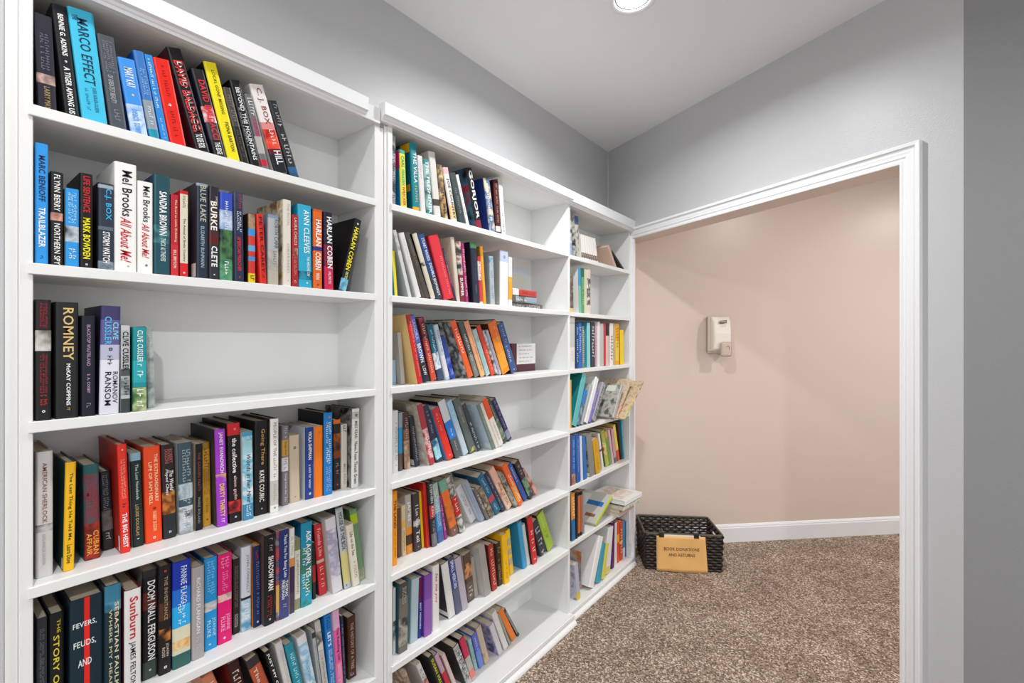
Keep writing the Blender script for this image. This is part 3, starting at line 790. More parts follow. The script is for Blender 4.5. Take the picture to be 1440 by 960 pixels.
# --- left bookcase, fourth shelf (views: origin 30,560 x3.692 and 260,550 x4.571)
def b7(x):
    return (260 + x / 4.571 - 30) * 3.692
def v7(y):
    return (550 + y / 4.571 - 560) * 3.692
def R7(tl, yt, bl, yb, br, *a):
    return (b7(tl), v7(yt), b7(bl), v7(yb), b7(br)) + a
shelf_row('left', 4, (30, 560, 3.692), [
    (75, 283, 76, 940, 166, 'c9c6c4', 'pale grey hardback with brown serif capitals', dict(cover='b8b4b0', bands=[(.58, .64, 'P:c9c6c4,3a3030,c9c6c4')], tx=[('AMERICAN SHERLOCK', '8a5a54', .09, .57, .5, .28), ('KATE WINKLER DAWSON', 'a8a0a0', .66, .9, .45, .2)])),
    (228, 336, 216, 904, 274, 'f2b81c', 'golden yellow paperback with black handwritten title', dict(cover='1c3f42', stick=[(.004, .016, .02, .12, 'c8c8c4')], tx=[('The Last Thing He Told Me', '3a2c10', .1, .72, .5, .4), ('Laura Dave', '2a2010', .76, .93, .5, .45)])),
    (318, 352, 328, 848, 412, 'P:4a5c68,7a3a44,2c5a5c', 'teal and maroon paperback with orange title', dict(cover='17484a', bands=[(0, .1, '2c5a5c'), (.62, 1, 'P:6a1c1c,a83424,3c1414')], tx=[('NELSON', 'a03a44', .2, .44, .68, .3), ('DEMILLE', 'a03a44', .2, .46, .32, .3), ('CUBAN', 'e8a040', .7, .95, .72, .34), ('AFFAIR', 'e8a040', .72, .95, .3, .32)])),
    (400, 386, 424, 795, 488, '23262c', 'short dark paperback with a smoky lower half', dict(bands=[(.5, .75, 'P:4a4644,6c6462,2a2828'), (.75, 1, '2a2626')], tx=[('#2', '7a7c84', .05, .5, .5, .55), ('#', 'b8b4b0', .78, .9, .5, .4)])),
    (484, 246, 506, 812, 568, 'e23224', 'bright red paperback pulled forward with white capitals', dict(cover='b8281c', stick=[(.004, .014, .02, .16, 'e8e0dc')], tx=[('#', 'f6efe8', .03, .07, .5, .3, 'h'), ('#2', 'f0a898', .14, .5, .5, .5), ('#', '1c2020', .545, .61, .5, .4), ('THE BIG HEIST', 'f6f2ee', .635, .95, .5, .5, 'b')])),
    (562, 290, 580, 778, 638, '1d2c2c', 'dark green paperback with thin pale title', dict(cover='b4c4c8', bands=[(0, .08, '8ab0c4')], tx=[('The Lost Notebook', 'bcd0c8', .12, .5, .55, .28), ('LOUISE DOUGLAS', 'c4a468', .55, .88, .45, .28), ('#', 'dde4e0', .91, .97, .5, .3)])),
    (632, 258, 646, 760, 734, 'e84a20', 'vermilion paperback with two lines of cream capitals', dict(cover='c43c18', tx=[('THE EXTRAORDINARY', 'f6d8b0', .08, .58, .7, .2), ('LIFE OF SAM HELL', 'f6d8b0', .16, .6, .36, .2), ('#', '30140c', .61, .68, .55, .3, 'h'), ('ROBERT DUGONI', 'f6c890', .68, .88, .55, .22), ('#', 'f6e4d0', .93, .97, .5, .4)])),
    (722, 246, 738, 736, 806, '2c2022', 'dark maroon paperback with amber figure and white script', dict(bands=[(.5, .74, 'P:c87830,6a3418,e09848'), (.74, 1, '2a2c30')], tx=[('ROBERT', 'b0605c', .05, .2, .7, .3), ('DUGONI', 'b0605c', .05, .2, .4, .3), ('The World', 'f0ece8', .28, .5, .72, .3, 'i'), ('Played Chess', 'f0ece8', .26, .54, .36, .3, 'i'), ('#', 'd8d8d8', .9, .96, .5, .4)])),
    (812, 236, 822, 712, 896, '3f525c', 'steel blue paperback with a pale plaid foot', dict(cover='c8c8c4', bands=[(.45, .62, 'P:6a8490,b8c8cc,3f525c'), (.7, 1, 'P:8a949a,c8ccd0,4a545a')], tx=[('#2', 'a8b8bc', .08, .7, .55, .6), ('#2', 'e0e4e4', .74, .95, .5, .5)])),
    (897, 240, 903, 690, 940, '15171a', 'slim black paperback with reddish capitals', dict(cover='b8a890', tx=[('THE GARDEN PARTY', '8a4a44', .1, .55, .5, .36), ('MARIE BOLAND', '8c8c90', .62, .92, .5, .34)])),
    R7(104, 335, 116, 875, 172, 'c8922c', 'ochre paperback with dark brown lettering', dict(cover='7a6a4a', bands=[(0, .08, '9a7428'), (.3, .48, 'b4842c')], tx=[('#', '6a4a14', .04, .3, .55, .5), ('#3', '6a4a18', .32, .62, .5, .6), ('OTTESSA', '7a5818', .66, .84, .5, .3), ('#', '5a3c10', .89, .95, .5, .5, 'h')])),
    R7(184, 252, 203, 880, 278, 'a03cc4', 'bright purple hardback with yellow and white capitals', dict(cover='2c2c2e', bands=[(.46, .54, 'P:a03cc4,d8a83c,a03cc4')], tx=[('JANET EVANOVICH', 'ecd8f2', .03, .45, .5, .45, 'b'), ('DIRTY THIRTY', 'f0c838', .56, .9, .5, .45, 'b'), ('#', 'f4f0f4', .92, .97, .5, .3)])),
    R7(272, 212, 286, 854, 368, '1c1719', 'black paperback with a red top block', dict(bands=[(0, .12, 'c4242c'), (.78, .9, 'P:1c1719,d83434,1c1719')], tx=[('#', 'e09a98', .04, .08, .55, .4, 'h'), ('the collective', 'ece4e4', .15, .5, .5, .36, 'b'), ('alison gaylin', 'e8b8b8', .53, .77, .5, .3), ('#', 'e0e0e0', .93, .96, .5, .4)])),
    R7(364, 266, 372, 836, 444, 'P:e0e6ea,5ab0cc,f0f0ec', 'white and aqua paperback with black script', dict(cover='c8c4bc', bands=[(0, .05, '4a94b8'), (.1, .25, '9ac8d0'), (.82, 1, '3f86ac')], tx=[('Words in her Hive', '3a3c44', .26, .8, .55, .4, 'i'), ('#2', 'e8f0f4', .84, .96, .5, .5)])),
    R7(442, 196, 448, 806, 538, '1b1a1a', 'black hardback with gold and white title', dict(tx=[('Going There', 'c09058', .09, .47, .55, .34), ('KATIE COURIC', 'ebe6e0', .53, .86, .5, .34), ('#', 'd8b090', .92, .95, .5, .25)])),
    R7(542, 182, 544, 788, 604, 'e6e2de', 'white hardback with a grey lower block', dict(cover='3c3834', bands=[(.66, .92, 'c4c0ba')], tx=[('PEOPLE OF THE', '8a8278', .04, .4, .5, .36), ('#', '9a9288', .42, .64, .5, .36), ('#', 'a09a90', .7, .88, .5, .3), ('#', '5a5854', .93, .97, .5, .4)])),
    R7(618, 226, 624, 740, 668, '7c7478', 'slim mauve grey paperback with gold and white bands', dict(bands=[(.18, .38, 'c89c44'), (.4, .57, 'dcd8d6')], tx=[('#', 'c8c0c4', .03, .16, .5, .4), ('Songs from', '5a4a1c', .2, .37, .5, .4), ('#', '6a6468', .42, .55, .5, .4), ('Songs from the', 'd8d0d4', .6, .86, .5, .34), ('#', 'd8d0d4', .9, .95, .5, .3)])),
    R7(670, 288, 676, 722, 742, 'c4b49c', 'tan paperback with small print at its top', dict(tx=[('#3', '6a5a48', .1, .28, .5, .55, 'h'), ('#', '7a6a54', .9, .94, .5, .4)])),
    R7(776, 236, 776, 700, 830, '263c84', 'royal blue paperback with white capitals and pale board', dict(cover='c4c8d4', tx=[('VIOLA SHIPMAN', 'e8ecf4', .06, .45, .5, .4, 'b'), ('a wish for winter', 'c8d4ea', .52, .85, .5, .3), ('#', 'e8ecf4', .9, .95, .5, .4)])),
    R7(832, 230, 836, 686, 888, 'ec7818', 'plain bright orange paperback', dict(cover='e8e0d4', tx=[('#', 'a84a10', .05, .12, .5, .3, 'h')])),
    R7(893, 142, 893, 674, 950, '2078bc', 'blue hardback with a black cover and white lettering', dict(cover='141518', tx=[('#', 'e07a50', .03, .08, .6, .4, 'h'), ('#2', 'e4eef4', .12, .62, .5, .6), ('#2', 'b0b0d8', .66, .96, .5, .55)])),
    R7(952, 186, 956, 640, 1003, '2a2624', 'black paperback with an orange picture on top', dict(bands=[(.0, .06, 'd86a2c'), (.2, .55, 'P:c8702c,8a4418,2a2624')], tx=[('#', '9a8a80', .62, .8, .5, .4), ('#', 'd8602c', .9, .95, .5, .4, 'h')])),
    R7(1004, 216, 1006, 628, 1048, 'cfc8bc', 'slim ivory paperback', dict(tx=[('#', '4a4640', .02, .12, .5, .5), ('MISS READ', 'a49c90', .62, .94, .5, .4)])),
    R7(1070, 116, 1064, 628, 1118, 'dcdad5', 'white hardback with black serif title, photo cover', dict(cover='P:2a2826,8a8680,1a1a1a', bands=[(.04, .13, 'b8b4b0')], tx=[('#2', '2c2c2c', .05, .12, .5, .7, 'h'), ('MISS READ', '4a4a4a', .16, .38, .5, .36), ('News From Thrush Green', '2a2a2a', .42, .95, .5, .44)])),
])
# --- left bookcase, fifth shelf (views: origin 30,740 x4.364 and 260,690 x3.556)
def b9(x):
    return (260 + x / 3.556 - 30) * 4.364
def v9(y):
    return (690 + y / 3.556 - 740) * 4.364
def R9(tl, yt, bl, yb, br, *a):
    return (b9(tl), v9(yt), b9(bl), v9(yb), b9(br)) + a
shelf_row('left', 5, (30, 740, 4.364), [
    (90, 572, 92, 900, 156, '2c3036', 'charcoal paperback against the side panel', dict(d=-.03, tx=[('#2', '7a7c80', .1, .7, .5, .5)])),
    (166, 548, 168, 900, 262, '191a1c', 'black paperback with yellow capitals', dict(d=-.03, tx=[('THE', 'c8b830', .06, .18, .6, .22), ('STORY OF', 'e0d038', .2, .68, .45, .4)])),
    (288, 470, 292, 900, 500, '152c38', 'very thick dark teal paperback with a red stripe', dict(d=-.02, cover='122430', tx=[('FEVERS,', 'dfe4e4', .2, .25, .44, .7, 'h'), ('FEUDS,', 'dfe4e4', .36, .42, .44, .66, 'h'), ('AND', 'dfe4e4', .52, .58, .44, .4, 'h')], stripe=1)),
    (503, 378, 508, 920, 612, '1b2f38', 'teal and black hardback with cream capitals', dict(d=-.012, bands=[(0, .14, '3a7c98'), (.14, .22, 'P:7a98a0,3a7c98,2a3c40')], tx=[('SEBASTIAN FAULKS', 'd8cfae', .15, .9, .7, .24), ('WHERE MY HEART', 'c0b896', .2, .9, .34, .2)])),
    (632, 404, 632, 940, 735, 'dcdad8', 'white hardback with a red and black title', dict(d=-.008, cover='6a1c2c', tx=[('Sunburn', 'c02c34', .07, .46, .55, .5, 'b'), ('JAMES FELTON', '303034', .49, .9, .45, .42)])),
    (742, 284, 742, 955, 834, '1d1d1f', 'black hardback with huge white capitals', dict(cover='8a8480', bands=[(0, .06, '2a2a2c'), (.2, .36, 'P:3a2420,6a3028,1d1d1f'), (.84, 1, '3c4a3e')], tx=[('DOOM', 'f2f0ee', .1, .28, .58, .52, 'b'), ('NIALL FERGUSON', 'f2f0ee', .31, .83, .6, .5, 'b'), ('#', 'f0f0f0', .9, .94, .5, .3, 'h')])),
    (838, 256, 842, 925, 920, '1f1c1c', 'dark brown hardback with small amber lantern', dict(cover='2a2624', bands=[(.34, .5, 'P:3c2418,5a3420,1f1c1c'), (.58, .7, 'P:2a1c14,d8883c,2a1c14')], tx=[('#', 'd85a3c', .03, .07, .5, .4, 'h'), ('THE INHERITANCE', 'a89078', .1, .5, .55, .28), ('JOANN', 'c8b8a8', .72, .84, .65, .25), ('ROSS', 'c8b8a8', .75, .84, .35, .25), ('#', 'e0e0e0', .9, .97, .5, .5, 'h')])),
    (922, 232, 928, 888, 1040, '1c34a8', 'deep blue to sky blue hardback with landscape foot', dict(cover='14207c', bands=[(0, .26, '1c34a8'), (.26, .42, '2470d0'), (.42, .62, '2ca8e4'), (.62, .74, 'd8d4b8'), (.74, .83, 'P:c8782c,e8c890,8a5020'), (.83, .87, 'd0ccb8'), (.87, 1, '34605c')], tx=[('FANNIE FLAGG', 'cfe0f2', .05, .4, .6, .34), ('#2', 'f0f4f8', .4, .6, .5, .45)])),
    (1042, 262, 1046, 832, 1124, 'a4a09e', 'plain grey hardback with white capitals', dict(cover='8a8482', tx=[('RICHARD FLANAGAN', 'e4e2e0', .12, .72, .5, .3), ('#', 'bcb8b6', .76, .92, .5, .3)])),
    R9(97, 345, 97, 808, 162, '2492d2', 'bright blue hardback with pale lettering', dict(cover='1c6cb0', bands=[(.48, .58, 'P:2492d2,d8d4d0,2a4a6a')], tx=[('#2', '8cc8ec', .04, .42, .5, .6), ('JOANNE', 'a8dcf2', .66, .86, .7, .3), ('FLUKE', 'a8dcf2', .68, .86, .35, .3), ('#', 'e8f4fa', .92, .96, .4, .3)])),
    R9(166, 326, 165, 776, 236, 'dc1c70', 'hot pink hardback with pale pink lettering', dict(cover='a81450', bands=[(.45, .53, 'P:dc1c70,e8c8c0,a05060')], tx=[('#2', 'f09ac0', .04, .16, .5, .6), ('#2', 'ee90b8', .2, .42, .5, .45), ('JOANNE', 'f2a8c8', .68, .86, .68, .3), ('FLUKE', 'f2a8c8', .7, .86, .35, .3), ('#', 'faf0f4', .92, .96, .45, .3)])),
    R9(238, 346, 241, 722, 272, '2c2422', 'slim dark brown paperback', dict(tx=[('#2', '8a7a70', .1, .65, .5, .6), ('#2', 'd0c8c4', .74, .92, .5, .6)])),
    R9(285, 286, 282, 710, 332, 'd0d4dc', 'white to aqua hardback with grey capitals', dict(cover='b0b4b8', bands=[(.6, .63, '2a2c34'), (.63, 1, 'P:8ab8d0,c8dce4,5a94b4')], tx=[('JOHN CONNOLLY', '8c7c80', .1, .56, .6, .36), ('#', 'e8eef2', .68, .88, .5, .4)])),
    R9(338, 282, 344, 688, 383, '1c2650', 'navy paperback with an orange left edge', dict(cover='e08a24', tx=[('#', 'b83c34', .06, .18, .5, .3), ('#', '6a78b0', .2, .85, .6, .4), ('#', 'e8e8ec', .92, .96, .5, .5)])),
    R9(395, 230, 395, 683, 450, '1b1a1c', 'black hardback with bold white title', dict(cover='5c4c4a', tx=[('#', 'a8a4a4', .04, .2, .6, .3), ('SHADOW MAN', 'f0f0f0', .24, .62, .6, .5, 'b'), ('#2', 'b03428', .65, .9, .5, .55), ('#', 'e8e8e8', .92, .96, .5, .4, 'h')])),
    R9(456, 206, 456, 655, 472, 'P:c8b0a0,3a4a6a,c84a3c', 'very slim multicoloured paperback', dict(bands=[(.6, .9, 'd0a050')])),
    R9(477, 200, 474, 648, 522, '24306c', 'navy hardback with white lettering', dict(cover='dcd8d4', bands=[(.55, .72, '38466c'), (.72, 1, '44487c')], tx=[('Thank You For Being Late', 'dfe2ec', .06, .54, .55, .42), ('THOMAS', 'e4e4ec', .58, .76, .7, .3), ('FRIEDMAN', 'e4e4ec', .57, .78, .35, .3), ('#', 'b8b8c8', .84, .9, .5, .3)])),
    R9(524, 192, 524, 618, 548, 'e0dcd4', 'slim white paperback with an orange and purple middle', dict(bands=[(.35, .45, 'd8884c'), (.45, .75, '3c2a4a'), (.75, 1, '4a3a50')], tx=[('#', '8a8480', .1, .33, .5, .4)])),
    R9(550, 246, 550, 598, 577, 'd4d2c0', 'slim cream paperback with an olive top', dict(bands=[(0, .16, '7c8058'), (.85, 1, '8a8a68')], tx=[('#', '5a5a50', .22, .8, .5, .4)])),
    R9(582, 166, 582, 588, 637, '2088a8', 'teal patterned hardback with big white capitals', dict(cover='125c84', bands=[(.3, .6, 'P:2088a8,3c7858,1c6890'), (.6, 1, 'P:1c7ca8,2c9cb4,2c7a5a')], tx=[('ASK AGAIN, YES', 'f0f4f2', .1, .66, .6, .5, 'b'), ('#', 'd8ecec', .3, .8, .25, .3), ('#', 'e8f2f2', .68, .9, .55, .35)])),
    R9(634, 262, 640, 545, 656, '2a2428', 'very slim black and red paperback', dict(bands=[(.4, .7, 'a82c30')])),
    R9(646, 176, 674, 528, 712, 'c42c34', 'slim red hardback leaning left', dict(cover='3a2c30', bands=[(.5, .54, 'c8b098')], tx=[('Friends Like', 'e8b0a8', .06, .45, .5, .45), ('#', 'f0c0b0', .6, .9, .5, .4)])),
    R9(690, 152, 742, 518, 795, 'd0ced2', 'white hardback with mauve blots leaning left', dict(cover='c4c0b8', bands=[(.15, .8, 'P:d8d6d8,9a94b0,c8c6cc')])),
    R9(744, 96, 794, 498, 836, 'b4b6ba', 'grey barred hardback with a pale yellow panel', dict(cover='2c3440', bands=[(.55, .93, 'c8be7c')], tx=[('HOUSE OF THE BOX', '3a3c40', .06, .52, .5, .55, 'b'), ('#', '2a2a2a', .94, .97, .5, .5, 'h')])),
    R9(796, 182, 838, 485, 878, 'd8d0c0', 'cream paperback with grey lettering leaning left', dict(tx=[('Life on the Sea', '5a5a5a', .12, .5, .5, .4), ('#', 'b09078', .6, .9, .5, .4)])),
    R9(826, 102, 872, 452, 906, '6c8c64', 'mossy green paperback with black foot lettering', dict(cover='4a6a34', bands=[(.06, .2, 'a8b820'), (.84, 1, '9aa68c')], tx=[('#2', '3c4c38', .84, .96, .5, .6)])),
])
# --- left bookcase, sixth shelf: mostly cut off by the lower picture edge
shelf_row('left', 6, (260, 690, 3.556), [
    (82, 940, 110, 1000, 170, 'c47858', 'salmon paperback with a plain top edge', dict(d=-.03, tx=[('#', 'f0d8c8', .1, .8)])),
    (205, 880, 225, 960, 290, '3a1c1c', 'dark red hardback with pale page block', dict(d=-.03, cover='8a2c24', tx=[('#', 'd8c8b8', .1, .7)])),
    (305, 862, 345, 960, 412, 'b8583c', 'terracotta paperback with a dark top band', dict(d=-.025, cover='3a3436', bands=[(0, .1, '3a3436')], tx=[('The Fat', 'e8d0c0', .12, .5, .4, .3)])),
    (384, 818, 430, 960, 468, '1a1a1c', 'black hardback with white capitals leaning left', dict(d=-.015, tx=[('JUST MY GAME', 'f0f0f0', .03, .6, .5, .55, 'b')])),
    (448, 772, 492, 960, 530, 'cfccc8', 'white hardback with faint grey print', dict(d=-.015, cover='d8d6d2', tx=[('#', 'a8a4a0', .1, .8, .6, .3)])),
    (500, 780, 545, 960, 585, '2a8ca0', 'teal paperback with pale lettering', dict(d=-.012, tx=[('#', 'bce0e4', .1, .6, .5, .4), ('#', '90c8d0', .65, .9, .5, .3)])),
    (560, 742, 606, 960, 655, 'P:c8dce8,8ab4d0,e4ecf0', 'pale blue hardback with a white cover', dict(d=-.01, cover='dfe4e6', bands=[(0, .1, 'dcdcdc')], tx=[('#', '6a94b0', .3, .8, .5, .3)])),
    (622, 712, 656, 960, 682, 'a4a8aa', 'slim grey hardback with a dark label', dict(d=-.01, bands=[(.02, .09, '3a3c40')], tx=[('#', '6a6c70', .15, .8, .5, .3)])),
    (648, 662, 688, 960, 716, 'b8b6b4', 'grey spotted hardback', dict(d=-.008, cover='8c8884', bands=[(.1, .35, 'P:c8c4c0,4a4644,b0aca8')], tx=[('#', '5a5654', .4, .8, .5, .3)])),
    (690, 632, 716, 960, 754, '2074bc', 'bright blue paperback with white lettering', dict(d=-.008, tx=[('#', '123c6c', .03, .18, .5, .5), ("LET'S", 'f0f4f6', .2, .36, .5, .5, 'b'), ('#2', 'dce8f0', .4, .95, .5, .6)])),
    (738, 606, 760, 960, 793, 'd85c98', 'pink and mauve paperback with dark lettering', dict(d=-.008, cover='e4d8dc', bands=[(0, .22, 'd0a0c0'), (.6, .95, 'e070a0')], tx=[('The Reading List', '3c2430', .2, .58, .5, .45), ('#2', 'f4e4ec', .62, .95, .5, .5)])),
    (778, 628, 794, 960, 806, '26304a', 'slim navy paperback', dict(d=-.01, tx=[('#', '8a94ac', .1, .8)])),
    (812, 640, 818, 948, 860, '4c2a20', 'dark brown hardback with silver capitals', dict(cover='3c2018', tx=[('THE HISTORY OF A TREE', 'b8a898', .1, .85, .5, .34), ('#', 'd8d0c8', .9, .95, .5, .5, 'h')])),
])
# --- middle bookcase
shelf_row('middle', 1, (540, 180, 6.4), [
    (70, 62, 68, 655, 104, '8a8a8c', 'grey book with black bars', dict(bands=[(0, .12, '9c9e9a'), (.14, .9, 'P:2c2c30,b8b8bc,55565a')], tx=[('#', '1c1c20', .15, .9, .5, .6)])),
    (137, 190, 156, 685, 208, 'd8e03c', 'lime striped hardback with magenta and blue cover', dict(cover='1c78a8', bands=[(0, .06, '3a9a8c'), (.55, 1, 'e8dc4c')], tx=[('CARL', '2c7a5c', .1, .3, .5, .5, 'b'), ('HIAASEN', '3c9a8c', .33, .6, .5, .5, 'b'), ('WRECKER', 'c0303c', .62, .95, .5, .5, 'b')], stick=[(.002, .05, .68, .98, 'c01c6c')])),
    (232, 122, 262, 705, 320, '14808c', 'teal hardback with white capitals and yellow suns', dict(cover='0c5a64', bands=[(.93, 1, 'd8a41c')], stick=[(.004, .05, .86, .99, 'd8a01c'), (.01, .05, .3, .4, 'c8941c')], tx=[('THE VILLA', 'e8f2f2', .14, .58, .6, .5), ('#', 'c8b878', .62, .9, .6, .4)])),
    (272, 236, 330, 735, 378, 'd8d4d2', 'white paperback between two teal books', dict(tx=[('#', 'b0acaa', .1, .4, .5, .3)])),
    (325, 265, 384, 742, 440, '2c7c7c', 'teal striped paperback with white capitals', dict(cover='1a4448', bands=[(.1, .9, 'P:2c7c7c,9cc4bc,235c60')], tx=[('THE FRESHENER', 'e4eeea', .04, .96, .55, .5, 'b')])),
    (376, 200, 452, 765, 512, 'd2cec8', 'tall plain off-white hardback', dict(bands=[(.72, .82, '4a4440')], cover='c4c0ba')),
    (448, 322, 525, 782, 575, 'P:b89860,5a4438,d8c08c', 'slim brown and gold paperback', dict(tx=[('#', '2c2018', .5, .9, .5, .5)])),
    (500, 352, 600, 800, 655, 'ddd6cf', 'pale pink hardback with navy capitals', dict(cover='1c1c48', bands=[(0, .12, 'd8b0b0'), (.7, .95, 'e0c088')], tx=[('JOE COUNTRY', '2c2c58', .2, .95, .55, .5, 'b')])),
    (580, 402, 676, 822, 735, '3c4446', 'slate grey hardback with small print', dict(cover='2c5a60', tx=[('#', '8c9496', .3, .8, .5, .3)])),
    (640, 420, 735, 838, 762, 'e4e2de', 'very slim white paperback', dict(tx=[('#', '8c8a88', .2, .8)])),
    (738, 356, 828, 868, 880, '1a181a', 'black hardback with giant white capitals, striped cover', dict(cover='P:1c1418,2c5a70,7c2430', bands=[(.86, 1, '7c2430')], tx=[('GORJOR', 'f2f0ee', .04, .84, .5, .7, 'b')])),
    (895, 448, 950, 900, 1004, 'P:c4c8cc,3a5c8c,d8c8a0', 'photo spine hardback with a royal blue cover', dict(cover='24387c', tx=[('#', 'f0f0f0', .1, .8, .4, .3)])),
    (985, 462, 1010, 915, 1052, '4a1c20', 'maroon hardback with a thin gold frame', dict(cover='3c1418', bands=[(.85, .95, 'd8d0c8')], tx=[('#', 'c89a6c', .06, .8, .5, .3)])),
    (1018, 450, 1060, 925, 1096, 'cfccc6', 'white and grey paperback at the row end', dict(cover='8c8c84', bands=[(.5, .9, 'e8e6e2')], tx=[('#', '4a4a4a', .6, .95, .5, .4)])),
], d=-0.015)
shelf_row('middle', 2, (540, 310, 5.538), [
    (62, 235, 84, 580, 106, 'e6d83c', 'slim yellow and teal paperback', dict(d=-.03, bands=[(.0, .4, 'e6d83c')], cover='1c7c8c')),
    (68, 76, 188, 585, 214, 'c8c8c6', 'grey hardback with mottled dark fore-edge', dict(cover='a4a8a8', bands=[(0, .3, 'P:7c7c78,c8c8c6,9a9a96')])),
    (118, 98, 252, 588, 292, 'd8d6d4', 'white paperback with pale grey print', dict(cover='c0c0be', tx=[('#', 'b0b0ae', .1, .5, .5, .3)])),
    (160, 100, 318, 592, 358, '4c4640', 'dark taupe hardback', dict(cover='7c756c', tx=[('#', '8a8278', .1, .5, .5, .3)])),
    (222, 105, 366, 596, 402, 'cfc8b4', 'cream hardback with a small black emblem', dict(cover='141414', bands=[(.43, .49, 'P:cfc8b4,1c1c1c,cfc8b4')])),
    (266, 112, 408, 598, 456, '2a4c86', 'blue hardback with white capitals', dict(cover='1c2c50', bands=[(.62, 1, '36404e')], tx=[('STUART WOODS', 'e4e8ee', .06, .4, .5, .45), ('DOUBLE JEOPARDY', 'e4e8ee', .44, .95, .5, .5, 'b')])),
    (345, 122, 468, 604, 546, 'd43440', 'thick rose red hardback', dict(cover='b42430', tx=[('#', 'e88a90', .3, .95, .7, .2)])),
    (452, 216, 548, 608, 562, '2c2c58', 'short purple paperback in front of a beige book', dict(bands=[(.3, .7, 'P:4a3464,8a4a6c,2c2c58')], cover='a86a3c', tx=[('#', 'c8b8d0', .1, .5, .5, .4)])),
    (520, 128, 566, 612, 594, 'cdc3b4', 'beige hardback with small print on its cover', dict(cover='c4b8a8')),
    (562, 160, 596, 614, 632, 'P:3c3438,d8c8b8,7c2c3c', 'dark photo spine paperback with white title', dict(bands=[(.55, 1, '7a2834')], tx=[('SUMMER', 'f0e8e4', .6, .9, .5, .6, 'b')])),
    (598, 176, 634, 616, 660, 'a02c68', 'slim magenta paperback', dict(tx=[('#', 'f0c8dc', .1, .9, .5, .5)])),
    (672, 165, 698, 620, 745, '252a3c', 'thick navy hardback with a green top', dict(cover='1a1c24', bands=[(0, .1, '4a7a54')], tx=[('#', '4a5270', .2, .8, .6, .25), ('#', '8c94a8', .7, .85, .5, .15)])),
    (728, 278, 748, 625, 772, 'dcd0cc', 'slim red and white paperback', dict(cover='8a2430', bands=[(0, .1, 'b83440'), (.5, .95, 'c44048')], tx=[('#', 'b83040', .1, .48, .5, .5)])),
    (746, 200, 774, 630, 798, 'e49a1c', 'amber hardback with a brown top', dict(cover='8c6a2c', bands=[(0, .17, 'c08420')], tx=[('#', 'f2dca8', .2, .9, .6, .2)])),
    (818, 276, 832, 636, 866, 'a8b2ba', 'grey blue hardback with a teal circle', dict(cover='8c98a4', bands=[(.02, .24, 'P:3c8c9c,a8b2ba,4a98a8')], tx=[('#', '7a848c', .3, .9, .5, .4)])),
    (905, 230, 905, 648, 968, 'e2e2e4', 'thick white hardback with a pale blue top', dict(cover='b0aca4', bands=[(0, .2, 'b8c0d4')], tx=[('#', '7a80a0', .05, .17, .5, .4)])),
    (970, 282, 972, 655, 1000, 'e4e0dc', 'white book with an orange half disc', dict(bands=[(.4, .86, 'e8a020'), (.44, .5, 'e8a83c')], tx=[('#', 'c8c8d0', .05, .3, .5, .4)])),
], d=-0.02)
